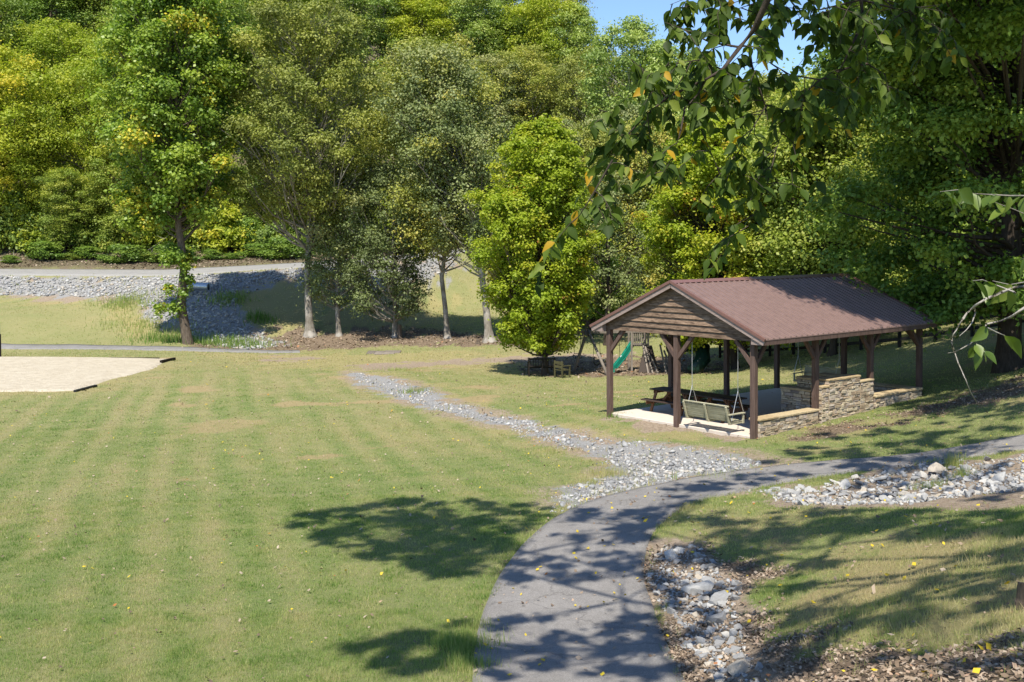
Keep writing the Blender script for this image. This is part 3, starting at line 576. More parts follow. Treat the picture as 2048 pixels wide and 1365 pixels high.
def leaves_mesh(name, cl, n, size, mat, seed, up=0.5, tint=(0.15, 0.85), fill=0.45, ar=0.62, orange=0.0, droop=0.0):
    r = np.random.default_rng(seed); cl = np.asarray(cl, float); wgt = cl[:, 3] ** 2 * (cl[:, 5] if cl.shape[1] > 5 else 1); wgt = wgt / wgt.sum()
    k = r.choice(len(cl), n, p=wgt); c = cl[k]
    d = r.normal(size=(n, 3)); d /= np.linalg.norm(d, axis=1)[:, None]; d[:, 2] = np.where((d[:, 2] < 0) & (r.random(n) < 0.55), -d[:, 2], d[:, 2])
    rr = fill + (1 - fill) * r.random(n) ** 0.6; rr *= 1 + 0.22 * np.sin(d[:, 0] * 5 + k) * np.cos(d[:, 1] * 6 + k * 1.7)
    soft = r.random(n) < 0.38; rr = np.where(soft, np.abs(r.normal(size=n)) * 0.85 + 0.1, rr); rr = np.minimum(rr, 1.9)
    p = c[:, :3] + d * rr[:, None] * np.stack([c[:, 3], c[:, 3], c[:, 4]], 1)
    nn = d * 0.65 + r.normal(size=(n, 3)) * 0.46; nn[:, 2] += up; nn /= np.linalg.norm(nn, axis=1)[:, None]
    a = r.normal(size=(n, 3)); a[:, 2] -= droop; a = a - (a * nn).sum(1)[:, None] * nn; a /= np.linalg.norm(a, axis=1)[:, None] + 1e-9; b = np.cross(nn, a)
    s = size * (0.65 + 0.7 * r.random(n))[:, None]
    V = np.stack([p - a * s * 0.5, p + b * s * 0.5 * ar - nn * s * 0.08, p + a * s * 0.5 - nn * s * 0.12, p - b * s * 0.5 * ar - nn * s * 0.08], 1).reshape(-1, 3)
    ct = r.random(len(cl)); t = tint[0] + (tint[1] - tint[0]) * (0.66 * ct[k] + 0.34 * r.random(n))
    if orange: om = (ct[k] > 1 - orange) & (r.random(n) < .45); t = np.where(om, 0.72 + 0.28 * r.random(n), t)
    return npmesh(name, V, np.arange(n * 4).reshape(n, 4), mat, {'tint': ('FACE', np.clip(t, 0, 1))})
def curve_pts(a, b, n, wob, rnd, sag=0.0):
    a = Vector(a); b = Vector(b); out = []
    for i in range(n + 1):
        t = i / n; p = a.lerp(b, t); k = math.sin(math.pi * t) * (b - a).length
        out.append(p + Vector((rnd.uniform(-1, 1), rnd.uniform(-1, 1), rnd.uniform(-1, 1) * 0.5)) * wob * k + Vector((0, 0, -sag * k)))
    return out
def tree_meshes(name, Ht, prof, nleaf, size, lmat, bmat, seed, ncl=90, r0=0.3, cr=(0.8, 1.5), bole=0.25, lean=(0, 0), fork=None, flat=0.75, twig=True, visible=1.0, inner=0.25, flare=1.6, **kw):
    """prof(t)->crown radius at height fraction t between bole*Ht and Ht. returns (trunk mesh buffer, cluster list)"""
    rnd = random.Random(seed); m = MB()
    n = 9; tp = [Vector((lean[0] * (i / n) ** 1.3 + (rnd.uniform(-1, 1) * 0.012 * Ht if 0 < i else 0), lean[1] * (i / n) + (rnd.uniform(-1, 1) * 0.012 * Ht if 0 < i else 0), Ht * 0.93 * i / n)) for i in range(n + 1)]
    tr = [r0 * (1 - 0.93 * (i / n) ** 0.9) + 0.015 for i in range(n + 1)]
    tp2 = [tp[0] + Vector((0, 0, -0.4)), tp[0] + Vector((0, 0, 0.05)), tp[0].lerp(tp[1], 0.18), tp[0].lerp(tp[1], 0.45)] + tp[1:]; tr2 = [r0 * flare * 1.2, r0 * flare, r0 * (1 + (flare - 1) * 0.35), r0 * 1.02] + tr[1:]
    m.tube(tp2, tr2, 12)
    def tpt(z):
        f = max(0, min(0.999, z / (Ht * 0.93))) * n; i = int(f); return tp[i].lerp(tp[min(i + 1, n)], f - i), tr[i] + (tr[min(i + 1, n)] - tr[i]) * (f - i)
    cl = []
    for k in range(ncl):
        t = (k + rnd.random()) / ncl; t = t ** 0.9; z = Ht * (bole + (1 - bole) * t); R = prof(t) * (1 + 0.20 * math.sin(k * 2.4 + seed) + rnd.uniform(-.14, .14))
        th = k * 2.39996 + rnd.uniform(-0.5, 0.5); rad_ = R * (rnd.uniform(inner, 1) ** 0.5 if rnd.random() < 0.8 else rnd.uniform(0.1, 0.6)); c, _ = tpt(min(z, Ht * 0.92))
        s = rnd.uniform(*cr) * (0.55 + 0.45 * min(1, R / max(prof(0.4), 0.1)))
        p = Vector((c.x + math.cos(th) * rad_, c.y + math.sin(th) * rad_, z)); cl.append((p.x, p.y, p.z, s, s * flat, 1.0))
        if twig and rad_ > 0.4 and rnd.random() < visible:
            zb = max(Ht * bole * 0.75, z - rad_ * rnd.uniform(0.5, 1.1)); b, br = tpt(zb); pts = curve_pts(b, p, 4, 0.07, rnd, 0.06); r1 = min(br * 0.55, 0.02 + rad_ * 0.022)
            m.tube(pts, [r1, r1 * 0.75, r1 * 0.5, r1 * 0.33, 0.012], 5, cap=False)
            for _ in range(2):
                q = pts[rnd.randint(2, 3)]; e = p + Vector((rnd.uniform(-1, 1), rnd.uniform(-1, 1), rnd.uniform(-0.3, 0.8))) * s * 0.8; m.tube([q, q.lerp(e, 0.5) + Vector((0, 0, 0.08)), e], [r1 * 0.35, r1 * 0.22, 0.008], 4, cap=False)
    return m, cl
def make_tree(name, label, loc, trunk_mb, cl, nleaf, size, lmat, bmat, seed, cat='tree', group=None, **kw):
    t = empty(name, loc, 0, label, cat, group)
    tk = trunk_mb.build('trunk', bmat, t, smooth=True); cr = obj('crown', leaves_mesh('crown', cl, nleaf, size, lmat, seed, **kw), t); return t
def ell(w, p=0.5, lo=0.35):                       # ovoid profile
    return lambda t: w * max(0.12, (math.sin(math.pi * min(1, max(0, (t ** p) * (1 - lo * 0) * 0.93 + 0.05)))) ** 0.8)
# ---- the two young maples and the fig of trees standing by the lawn
b = G(1090, 750); s = b.y / FPX
mpi = lambda w: (lambda t: w * float(np.interp(t, [0, .08, .25, .46, .67, .8, .9, .96, 1], [.52, .66, .90, 1, .90, .76, .55, .36, .15])))
mp = lambda w: (lambda t: w * (0.62 + 0.55 * math.sin(math.pi * min(1, t * 1.15 + 0.02))) if t < 0.55 else w * 1.12 * max(0.03, 1 - ((t - 0.55) / 0.45) ** 1.5) + 0.12)
h = CAMZ + (PCY - 63.2 - 243) / FPX * b.y - b.z
h = CAMZ + (481 - 243) / FPX * b.y - b.z
mb, cl = tree_meshes('m', h, mpi(2.85), 0, 0, None, None, 11, 420, 0.15, (0.34, 0.72), 0.10, flat=0.72, inner=0.2, flare=1.25)
make_tree('maple_tree', 'yellow-green maple standing over the dark garden bench', b, mb, cl, 125000, 0.125, LM_MAPLE, BK_BRN, 12, up=0.55, tint=(0.34, 0.90), orange=0.07, fill=0.35, ar=0.8)
b = G(1471, 738); h = CAMZ + (481 - 250) / FPX * b.y - b.z
mb, cl = tree_meshes('m', h, mpi(4.3), 0, 0, None, None, 21, 520, 0.18, (0.36, 0.78), 0.12, lean=(-0.9, 0), flat=0.72, inner=0.2, flare=1.25)
cl = [c for c in cl] + [(-2.9 + random.uniform(-1.3, 1.2), random.uniform(-1, 1), 1.6 + random.uniform(-0.5, 2), 0.55, 0.35, 1.0) for _ in range(26)]
make_tree('maple_tree', 'wide yellow-green maple with orange tinges rising behind the pavilion roof', b, mb, cl, 160000, 0.13, LM_MAPLE, BK_DRK, 22, up=0.55, tint=(0.34, 0.90), orange=0.1, fill=0.35, ar=0.8)
# ---- line of trees at the foot of the bank
def zof(py, d): return CAMZ + (481 - py) / FPX * d
def specific(name, label, px, py, ytop, wpx, bole, r0px, lmat, bmat, seed, ncl, cr, nleaf, size, lean=0.0, up=0.4, flat=0.7, pf=None, twig=True, d=None, fl=1.6, **kw):
    b = G(px, py) if d is None else at(px, py, d); 
    if d is not None: b.z = float(H(b.x, b.y))
    k = b.y / FPX; h = zof(ytop, b.y) - b.z; w = wpx * k
    prof = pf(w) if pf else (lambda t: w * (0.25 + 0.75 * math.sin(math.pi * (0.12 + 0.8 * t)) ** 0.7))
    mb, cl = tree_meshes('t', h, prof, 0, 0, None, None, seed, ncl, r0px * k, cr, bole, lean=(lean * k, 0), flat=flat, twig=twig, flare=fl)
    return make_tree(name, label, b, mb, cl, nleaf, size, lmat, bmat, seed + 1, up=up, **kw)
t1 = specific('tulip_poplar', 'tall poplar with straight brown trunk and leafy sprouts at the rock bank', 376, 688, -90, 135, 0.33, 9.5, LM_POPLAR, BK_BRN, 31, 210, (0.6, 1.4), 95000, 0.20, lean=-30, fill=0.3, ar=0.8, orange=0.12, fl=1.25)
bb = G(376, 688); k_ = bb.y / FPX
cl = [(random.uniform(-50, 8) * k_, random.uniform(-0.8, 0.5), (688 - random.uniform(488, 640)) * k_, random.uniform(0.35, 0.6), 0.5, 1) for _ in range(22)] + [(random.uniform(-130, -10) * k_, random.uniform(-1, 1), (688 - random.uniform(340, 460)) * k_, random.uniform(0.5, 0.9), 0.6, 1) for _ in range(34)]
obj('trunk_sprouts', leaves_mesh('trunk_sprouts', cl, 13000, 0.19, LM_POPLAR, 35, orange=0.25, ar=0.8), t1)
specific('elm_tree', 'tall airy olive tree with a grey forked trunk, the tallest in the line', 620, 672, 12, 165, 0.34, 7.5, LM_OLIVE, BK_GREY, 41, 230, (0.7, 1.4), 105000, 0.17, fill=0.15, up=0.35, fl=2.0)
specific('elm_tree', 'slim dusky tree just right of the grey forked trunk', 678, 672, 265, 85, 0.16, 5, LM_GREY, BK_GREY, 51, 110, (0.5, 1.2), 34000, 0.15, fill=0.2, fl=1.6)
specific('shade_tree', 'dusky low-crowned tree beside the tall broken stump', 790, 675, 330, 88, 0.12, 5.5, LM_GREY, BK_GREY, 61, 120, (0.5, 1.2), 31000, 0.16, fill=0.1, fl=1.5, tint=(0.0, 0.55))
specific('elm_tree', 'olive tree with thin bare lower trunk left of the leaning trunk', 895, 677, 90, 120, 0.30, 5.2, LM_OLIVE, BK_GREY, 71, 150, (0.9, 1.6), 55000, 0.17, lean=-30, fill=0.15, fl=1.7)
specific('elm_tree', 'leaning tree with a wide flared trunk base left of the bench maple', 979, 684, 110, 115, 0.30, 7.5, LM_GREY, BK_GREY, 81, 150, (0.9, 1.6), 52000, 0.17, lean=-95, fill=0.15, fl=2.1)
specific('shade_tree', 'dusky half-bare tree on the slope between the two maples', 1215, 655, 330, 80, 0.2, 6, LM_GREY, BK_DRK, 91, 70, (0.5, 1.0), 9000, 0.16, d=64, fill=0.15)
specific('shade_tree', 'dark tree behind the bench maple, right of its crown', 1175, 640, 420, 70, 0.15, 6, LM_DARK, BK_DRK, 93, 50, (0.7, 1.2), 22000, 0.17, d=68, fill=0.2)
# ---- the big dark tree on the right
b = at(2018, 752, 34); b.z = float(H(b.x, b.y)); rnd = random.Random(5); k = 34 / FPX
m = MB(); m.tube([b * 0 + Vector(v) for v in [(0, 0, -0.5), (0, 0, 0.1), (0, 0, 0.9), (0.05, 0, 3), (0.1, 0.1, 7), (0.15, 0, 11), (0.3, 0.2, 16), (0.3, 0, 20)]], [0.62, 0.5, 0.36, 0.32, 0.28, 0.24, 0.15, 0.05], 14)
cl = []
def big_env(px, py):                              # leftward reach of the crown by height, as seen from the lawn
    return None
rows = [(-260, 1560), (-120, 1600), (0, 1640), (90, 1660), (180, 1660), (260, 1655), (340, 1610), (420, 1590), (480, 1610), (540, 1640), (600, 1655), (640, 1760), (690, 1880)]
ys = [r_[0] for r_ in rows]; xs = [r_[1] for r_ in rows]
for i in range(330):
    py = rnd.uniform(-260, 640); xl = np.interp(py, ys, xs) + 25; R = (2018 - xl) * k; th = rnd.uniform(0, 2 * math.pi); rr = R * rnd.uniform(0.35, 1.0)
    if py > 420 and rr > R * 0.6 and math.cos(th) > 0: rr *= 0.8
    z = CAMZ + (481 - py) * k - b.z; s = rnd.uniform(0.55, 1.05)
    cl.append((math.cos(th) * rr, math.sin(th) * rr * 0.8, z, s, s * 0.65, 1.0))
    if i % 2 == 0:
        zb = max(2.5, z - rr * rnd.uniform(0.1, 0.5)); pts = curve_pts((0.1, 0, zb), cl[-1][:3], 5, 0.05, rnd, 0.03); m.tube(pts, [0.10, 0.075, 0.055, 0.04, 0.025, 0.012], 5, cap=False)
SH = Vector((TOSUN.x / TOSUN.z, TOSUN.y / TOSUN.z, 1.0))
def over(P, hh, r): q_ = P + SH * hh - b; e_ = Vector(q_); cl.append((q_.x, q_.y, q_.z, r, r * .5, 1.6)); s0 = Vector((.15, 0, min(15, max(5, q_.z - 4)))); m.tube([s0, s0.lerp(e_, .4) + Vector((0, 0, .8)), e_.lerp(s0, .25) + Vector((0, 0, .3)), e_], [.09, .06, .035, .01], 5, cap=False) if rnd.random() < .35 else None
PA_ = np.array([math.cos(0.69), math.sin(0.69)]); PB_ = np.array([-math.sin(0.69), math.cos(0.69)])
for i in range(135):
    v_ = rnd.uniform(-0.6, 5.8); u_ = rnd.uniform(3.3 + max(0, 2.6 - v_) * .9, 8.3); q2 = np.array([6.143, 27.42]) + PA_ * u_ + PB_ * v_; over(Vector((q2[0], q2[1], 3.2)), rnd.uniform(10, 12.5), rnd.uniform(.45, .75))
for i in range(70):
    p_ = G(rnd.uniform(1640, 1960), rnd.uniform(700, 775)); over(p_, rnd.uniform(9.5, 13), rnd.uniform(.6, .95))
for i in range(45):
    p_ = G(rnd.uniform(1780, 2048), rnd.uniform(765, 825)); over(p_, rnd.uniform(10.5, 13), rnd.uniform(.4, .7))
make_tree('broadleaf_tree', 'huge dark green tree shading the pavilion roof from the right', b, m, cl, 260000, 0.14, LM_DARK, BK_DRK, 101, up=0.5, fill=0.25, ar=0.75, tint=(0.05, 0.95), droop=0.5)
b2 = at(1720, 690, 50); b2.z = float(H(b2.x, b2.y))
specific('broadleaf_tree', 'bright green tree between the wide maple and the huge dark tree', 1665, 690, 175, 150, 0.14, 7, LM_FOREST, BK_DRK, 111, 170, (0.8, 1.4), 95000, 0.16, d=47, fill=0.25, tint=(0.25, 0.7))
specific('broadleaf_tree', 'green tree behind the fence under the huge dark tree', 1840, 680, 150, 170, 0.2, 8, LM_DARK, BK_DRK, 115, 150, (0.9, 1.5), 60000, 0.19, d=52, fill=0.25, tint=(0.2, 1.0))
specific('broadleaf_tree', 'green tree at the far right edge beyond the huge trunk', 2120, 700, -150, 190, 0.1, 9, LM_DARK, BK_DRK, 117, 150, (0.9, 1.6), 60000, 0.19, d=46, fill=0.25, tint=(0.1, 0.9))
# ---- the wood on the hillside: shared crowns, each tree an object of its own
PROTO = []
def proto(kind, lmat, bmat, seed, w, ncl, cr, nleaf, size, **kw):
    Ht = 15.0; prof = lambda t: w * (0.45 + 0.55 * math.sin(math.pi * (0.1 + 0.72 * t)) ** 0.8) * (1.0 if t < 0.85 else max(0.15, (1 - t) / 0.15) ** 0.6)
    mb, cl = tree_meshes('p', Ht, prof, 0, 0, None, None, seed, ncl, 0.2, cr, kw.pop('bole', 0.12), flat=0.65, inner=0.5)
    tk = MB.build(mb, 'trunk', bmat, None, smooth=True); cm = leaves_mesh('crown', cl, nleaf, size, lmat, seed + 1, fill=0.4, **kw)
    me = tk.data; bpy.data.objects.remove(tk); PROTO.append((kind, me, cm))
proto('bright green', LM_FOREST, BK_BRN, 201, 3.6, 110, (0.8, 1.5), 42000, 0.21, tint=(0.3, 0.75))
proto('mid green', LM_FOREST, BK_BRN, 203, 3.9, 90, (1.0, 1.8), 42000, 0.22, tint=(0.1, 0.6))
proto('yellow-green', LM_YEL, BK_BRN, 205, 3.8, 100, (0.9, 1.7), 42000, 0.21, tint=(0.25, 0.85))
proto('golden-tinged', LM_YEL, BK_BRN, 207, 3.5, 90, (0.9, 1.6), 38000, 0.22, tint=(0.3, 0.78))
proto('olive', LM_OLIVE, BK_GREY, 209, 3.9, 100, (0.9, 1.6), 40000, 0.20, tint=(0.2, 0.9))
proto('pale green', LM_PALE, BK_GREY, 211, 3.4, 100, (0.8, 1.4), 40000, 0.21, tint=(0.2, 0.95))
proto('dark green', LM_DARK, BK_BRN, 213, 3.8, 90, (1.0, 1.7), 38000, 0.23, tint=(0.2, 1.0))
proto('dusky', LM_GREY, BK_GREY, 215, 3.6, 100, (0.8, 1.4), 36000, 0.19, tint=(0.2, 1.0))
KI = {p[0]: i for i, p in enumerate(PROTO)}
ORD = ['first', 'second', 'third', 'fourth', 'fifth', 'sixth', 'seventh', 'eighth', 'ninth', 'tenth', 'eleventh', 'twelfth', 'thirteenth', 'fourteenth', 'fifteenth', 'sixteenth', 'seventeenth', 'eighteenth', 'nineteenth', 'twentieth', 'twenty-first', 'twenty-second', 'twenty-third', 'twenty-fourth', 'twenty-fifth', 'twenty-sixth', 'twenty-seventh', 'twenty-eighth', 'twenty-ninth', 'thirtieth', 'thirty-first', 'thirty-second', 'thirty-third', 'thirty-fourth', 'thirty-fifth']
def wood_row(items, where, group, seed):
    rnd = random.Random(seed)
    for n, (px, d, ytop, kind, wf) in enumerate(items):
        x = (px - 1024) / FPX * d; z = float(H(x, d)); h = zof(ytop, d) - z; h = max(h, 5.0)
        kd, tm, cm = PROTO[KI[kind]]; s = h / 15.0; sw = s ** 0.5 * wf * rnd.uniform(0.95, 1.08)
        t = empty('hillside_tree', (x, d, z - 0.2), rnd.uniform(0, 6.28), '%s tree %s, %s from the left' % (kind, where, ORD[n]), 'tree', group); t.scale = (sw, sw, s)
        obj('trunk', tm, t); obj('crown', cm, t)
Y, O, D_, P0, B_, M_, Gd, K_ = 'yellow-green', 'olive', 'dark green', 'pale green', 'bright green', 'mid green', 'golden-tinged', 'dusky'
wood_row([(-110,97,150,M_,1.1),(-20,98,90,Y,1.05),(70,99,230,Y,1),(130,97,330,B_,.9),(205,101,95,Y,1),(265,98,260,B_,.9),(330,99,300,M_,1),(400,100,250,Gd,.95),(470,101,330,B_,.9),(545,102,300,M_,1),(620,104,330,B_,1),(700,106,300,M_,1),(775,107,340,P0,.9),(850,110,300,D_,1),(925,113,330,M_,1),(1000,116,290,K_,1)], 'in the front row just above the road', 'trees right above the road', 1)
wood_row([(-60,114,-40,M_,1.1),(40,116,80,D_,1.1),(130,115,40,Y,1.1),(215,117,110,Y,1),(300,118,-10,B_,1.1),(390,120,-40,M_,1.1),(480,121,60,O,1.1),(560,123,110,B_,1),(650,124,90,O,1.1),(740,126,150,K_,1),(820,128,110,O,1.1),(905,130,160,P0,1),(985,132,110,K_,1.15),(1060,133,95,O,1.2),(1140,134,130,K_,1.15)], 'in the second row up the hillside', 'trees halfway up the hillside', 2)
wood_row([(-80,140,-140,D_,1.3),(20,142,-120,M_,1.3),(110,140,-60,D_,1.2),(200,143,-120,B_,1.3),(300,145,-150,M_,1.3),(400,146,-130,B_,1.3),(500,147,-80,M_,1.3),(590,148,-40,Gd,1.3),(680,149,-60,P0,1.3),(770,150,-50,P0,1.2),(850,150,-20,Gd,1.2),(930,152,-40,P0,1.3),(1010,153,30,M_,1.2),(1080,150,-10,Y,1.1),(1150,150,15,P0,1.1)], 'in the third row high on the hillside', 'trees high on the hillside', 3)
wood_row([(-40,172,-300,M_,1.6),(120,174,-300,D_,1.6),(270,176,-300,M_,1.6),(420,178,-280,B_,1.6),(560,180,-240,M_,1.6),(690,182,-200,P0,1.5),(810,184,-160,M_,1.5),(920,186,-120,P0,1.5),(1020,188,-70,M_,1.4),(1105,188,-30,O,1.3)], 'in the topmost row on the ridge', 'trees on the ridge', 4)
wood_row([(1195,128,100,O,1),(1265,118,45,P0,1),(1325,120,90,P0,.9),(1385,122,110,M_,1),(1450,120,165,P0,1.1),(1530,118,155,O,1.1),(1610,115,170,B_,1.1),(1700,112,110,P0,1.1),(1790,108,90,O,1.1),(1880,100,60,M_,1.2),(1980,95,20,B_,1.2),(2080,90,20,M_,1.2)], 'in the far row under the open sky', 'far trees under the sky gap', 5)
wood_row([(1120,92,240,K_,1),(1190,88,260,O,1),(1255,92,210,K_,1),(1320,88,230,O,.95),(1390,86,215,P0,.9),(1460,84,230,B_,1),(1545,80,235,O,1),(1625,76,250,D_,1),(1710,72,230,B_,1),(1800,70,200,D_,1),(1900,66,180,M_,1.1),(2010,64,150,D_,1.1)], 'in the dense row behind the maples', 'trees behind the maples and pavilion', 6)
# ------------------------------------------------------------------ things around the lawn
def local(g): return g.y / FPX
# black rail fence behind the pavilion
fp = [(1440,716),(1492,715),(1540,713),(1587,711),(1650,706),(1722,700),(1799,694),(1871,684),(1945,673),(2030,661),(2110,650)]
fpts = [G(*p) for p in fp]; f0 = fpts[0]
fence = empty('rail_fence', f0, 0, 'black three-rail board fence climbing the slope behind the pavilion', 'fence')
for p in fpts:
    m = MB(); q_ = p - f0; m.box(q_.x - 0.06, q_.x + 0.06, q_.y - 0.06, q_.y + 0.06, q_.z - 0.3, q_.z + 1.2, 0.6); m.build('fence_post', M_FEN, fence)
for a, b in zip(fpts[:-1], fpts[1:]):
    for hh in (0.32, 0.68, 1.04): m = MB(); m.beam(a - f0 + Vector((0, -.075, hh)), b - f0 + Vector((0, -.075, hh)), 0.03, 0.13, t=random.random()); m.build('rail', M_FEN, fence)
# garden bench seen from behind, and the armchair next to it
g = G(1084, 754); bench = empty('garden_bench', g, 0.06, 'dark slat-back garden bench under the maple', 'bench'); wd = 1.22
for x in (-wd / 2, 0.0, wd / 2):
    m = MB(); m.box(x - 0.03, x + 0.03, -0.03, 0.03, -0.1, 0.90 if x else 0.86, .5); m.build('back_post', M_DRK, bench)
for x in (-wd / 2, wd / 2):
    m = MB(); m.box(x - 0.03, x + 0.03, 0.42, 0.48, -0.1, 0.62, .5); m.build('leg', M_DRK, bench)
    m = MB(); m.box(x - 0.035, x + 0.035, 0.0, 0.52, 0.60, 0.635, .7); m.build('armrest', M_DRK, bench)
m = MB(); m.box(-wd / 2, wd / 2, -0.022, 0.022, 0.80, 0.87); m.box(-wd / 2, wd / 2, -0.02, 0.02, 0.46, 0.51)
for i in range(15):
    x = -wd / 2 + 0.07 + i * (wd - 0.14) / 14; m.box(x - 0.017, x + 0.017, -0.012, 0.012, 0.51, 0.80, .5)
m.build('backrest', M_DRK, bench)
m = MB()
for i in range(5): m.box(-wd / 2 + .03, wd / 2 - .03, 0.03 + i * 0.09, 0.10 + i * 0.09, 0.40, 0.42, random.random())
m.build('seat', M_DRK, bench)
g = G(1117, 757); ch = empty('garden_chair', g, -0.9, 'small mossy wooden armchair at the right end of the garden bench', 'chair'); w2_ = 0.52
for x in (-w2_ / 2, w2_ / 2):
    for y, hh in ((0, 0.80), (0.45, 0.58)): m = MB(); m.box(x - 0.03, x + 0.03, y - 0.03, y + 0.03, -0.1, hh); m.build('leg', M_MOSS, ch)
    m = MB(); m.box(x - 0.04, x + 0.04, -0.02, 0.52, 0.56, 0.59); m.build('armrest', M_MOSS, ch)
m = MB(); m.box(-w2_ / 2, w2_ / 2, -0.02, 0.02, 0.66, 0.78); m.box(-w2_ / 2, w2_ / 2, -0.02, 0.02, 0.48, 0.58); m.build('backrest', M_MOSS, ch)
m = MB(); m.box(-w2_ / 2, w2_ / 2, 0.0, 0.46, 0.36, 0.40); m.build('seat', M_MOSS, ch)
# play set: swing frame, tower, slides
g = G(1275, 742); k = local(g); ps = empty('play_set', g, 0, 'wooden play tower with green slide, climbing wall and swing beam beyond the pavilion posts', 'play set')
def lp(px, py, dy=0.0): return Vector(((px - 1275) * k, dy, (742 - py) * k))   # measured on the tower, depth dy
for a, b in ((lp(1146, 741, -0.5), lp(1174, 662, 0.0)), (lp(1213, 753, -1.9), lp(1176, 660, 0.0))): m = MB(); m.tube([a, b], 0.075, 8); m.build('frame_leg', M_OLD, ps, smooth=True)
m = MB(); m.beam(lp(1146, 664, 0.0), lp(1300, 664, 0.6), 0.10, 0.15); m.build('swing_beam', M_OLD, ps)
def swing_seat(px, py, kind, dy=0.05):
    zt = (742 - 665) * k
    for s in (-1, 1): m = MB(); m.tube([Vector(((px - 1275 + s * 7) * k, dy, zt)), Vector(((px - 1275 + s * 6) * k, dy - .3, (742 - py) * k))], 0.012, 4); m.build('swing_chain', M_BLACK, ps)
    m = MB(); c = Vector(((px - 1275) * k, dy - .3, (742 - py) * k))
    if kind == 'belt': m.tube([c + Vector((-.16, 0, 0)), c + Vector((-.1, 0, -.14)), c + Vector((0.02, 0, -.17)), c + Vector((.14, 0, -.08)), c + Vector((.17, 0, 0))], 0.035, 6); m.build('belt_seat', M_BLACK, ps)
    elif kind == 'bar':
        m.tube([c + Vector((-.17, 0, 0)), c + Vector((.17, 0, 0))], 0.02, 6); m.build('trapeze_bar', M_OLD, ps)
        for s in (-1, 1): m = MB(); m.tube([c + Vector((s * .15 + .07 * math.cos(a), 0, -.14 + .07 * math.sin(a))) for a in np.linspace(0, 6.283, 10)], 0.015, 5); m.build('gym_ring', M_BLACK, ps)
    else: m.box(c.x - .14, c.x + .14, c.y - .12, c.y + .12, c.z - .12, c.z + .12, j=.03); m.build('toddler_seat', M_WHITE, ps, bevel=0.04)
swing_seat(1154, 706, 'bar'); swing_seat(1193, 722, 'belt'); swing_seat(1245, 716, 'tod')
zd = (742 - 690) * k; x0 = -13 * k; x1 = 20 * k
for x in (x0, x1):
    for y in (-0.3, 1.0): m = MB(); m.box(x - .045, x + .045, y - .045, y + .045, -0.2, zd + (0.95 if y < 0 else 1.3), .6); m.build('tower_post', M_OLD, ps)
m = MB(); [m.box(x0, x1, -0.28 + i * .16, -0.14 + i * .16, zd - .04, zd, random.random()) for i in range(8)]; m.build('deck', M_OLD, ps)
m = MB(); m.box(x0, x1, -.325, -.30, zd + .03, zd + .10); m.box(x0, x1, -.325, -.30, zd + .62, zd + .69); [m.box(x0 + .05 + i * .1, x0 + .11 + i * .1, -.30, -.285, zd + .02, zd + .68, random.random()) for i in range(8)]; m.build('railing', M_OLD, ps)
m = MB(); a = lp(1264, 689, 0.1); b = lp(1226, 733, -0.6); c = a.lerp(b, .5) + Vector((0, 0, -.06)); b2_ = b + Vector((-.25, -.1, 0.02))
for i, (p, q_) in enumerate(((a, c), (c, b), (b, b2_))): m.beam(p, q_, 0.42, 0.04); m.beam(p + Vector((0, -.2, .07)), q_ + Vector((0, -.2, .07)), 0.04, 0.17); m.beam(p + Vector((0, .2, .07)), q_ + Vector((0, .2, .07)), 0.04, 0.17)
m.build('slide', M_GREEN, ps)
m = MB(); m.beam(b2_ + Vector((.1, 0, -.05)), Vector((b2_.x + .1, b2_.y, -.05)), .3, .3); m.build('slide_foot', M_GREEN, ps)
m = MB(); a = lp(1292, 690, -.3); m.add([a + Vector((-.1, 0, 0)), a + Vector((.25, 0, 0)), lp(1313, 744, -1.2), lp(1270, 744, -1.2), a + Vector((-.1, .04, 0)), a + Vector((.25, .04, 0)), lp(1313, 744, -1.1), lp(1270, 744, -1.1)], [[0, 1, 2, 3], [7, 6, 5, 4], [0, 4, 5, 1], [1, 5, 6, 2], [2, 6, 7, 3], [3, 7, 4, 0]]); m.build('climbing_wall', M_DWALL, ps)
for pa, pb in (((1290, 744), (1284, 690)), ((1300, 747), (1288, 692)), ((1312, 748), (1294, 700)), ((1325, 742), (1318, 688)), ((1338, 742), (1326, 700))): m = MB(); m.beam(lp(*pa, -1.35), lp(*pb, -.4), .07, .07, t=.8); m.build('ladder_post', M_OLD, ps)
m = MB(); m.tube([lp(1340, 700, 0), lp(1360, 690, -.4), lp(1384, 684, -.8), lp(1398, 694, -1.1), lp(1396, 712, -1.4), lp(1384, 726, -1.6), lp(1374, 738, -1.7)], [.33, .36, .38, .38, .38, .36, .34], 14); m.build('tube_slide', M_DGREEN, ps, smooth=True)
# stumps, slab, culvert, timbers, net post
def stump(label, px, py, hh, r, seed):
    g = G(px, py); rnd = random.Random(seed); m = MB(); n = 11; pts = []; 
    for z, s in ((-0.15, 1.5), (0.05, 1.2), (hh * .4, 1.0), (hh * .85, .95)): pts.append([Vector((math.cos(6.283 * i / n) * r * s * rnd.uniform(.9, 1.1), math.sin(6.283 * i / n) * r * s, z)) for i in range(n)])
    pts.append([Vector((v.x * .9, v.y * .9, hh * rnd.uniform(.88, 1.12))) for v in pts[-1]])
    vs = [v for r_ in pts for v in r_]; fs = [[a * n + i, a * n + (i + 1) % n, (a + 1) * n + (i + 1) % n, (a + 1) * n + i] for a in range(4) for i in range(n)] + [[4 * n + i for i in range(n)]]
    m.add(vs, fs); o = m.build('tree_stump', BK_BRN); o.location = g; tag(o, label, 'stump')
stump('tall broken brown stump beside the dusky low-crowned tree', 799, 677, 0.85, 0.15, 1); stump('short pale stump left of the leaning tree', 957, 688, 0.28, 0.13, 2)
stump('dark round stump end at the right edge of the leafy mound', 2046, 1215, 0.2, 0.055, 3)
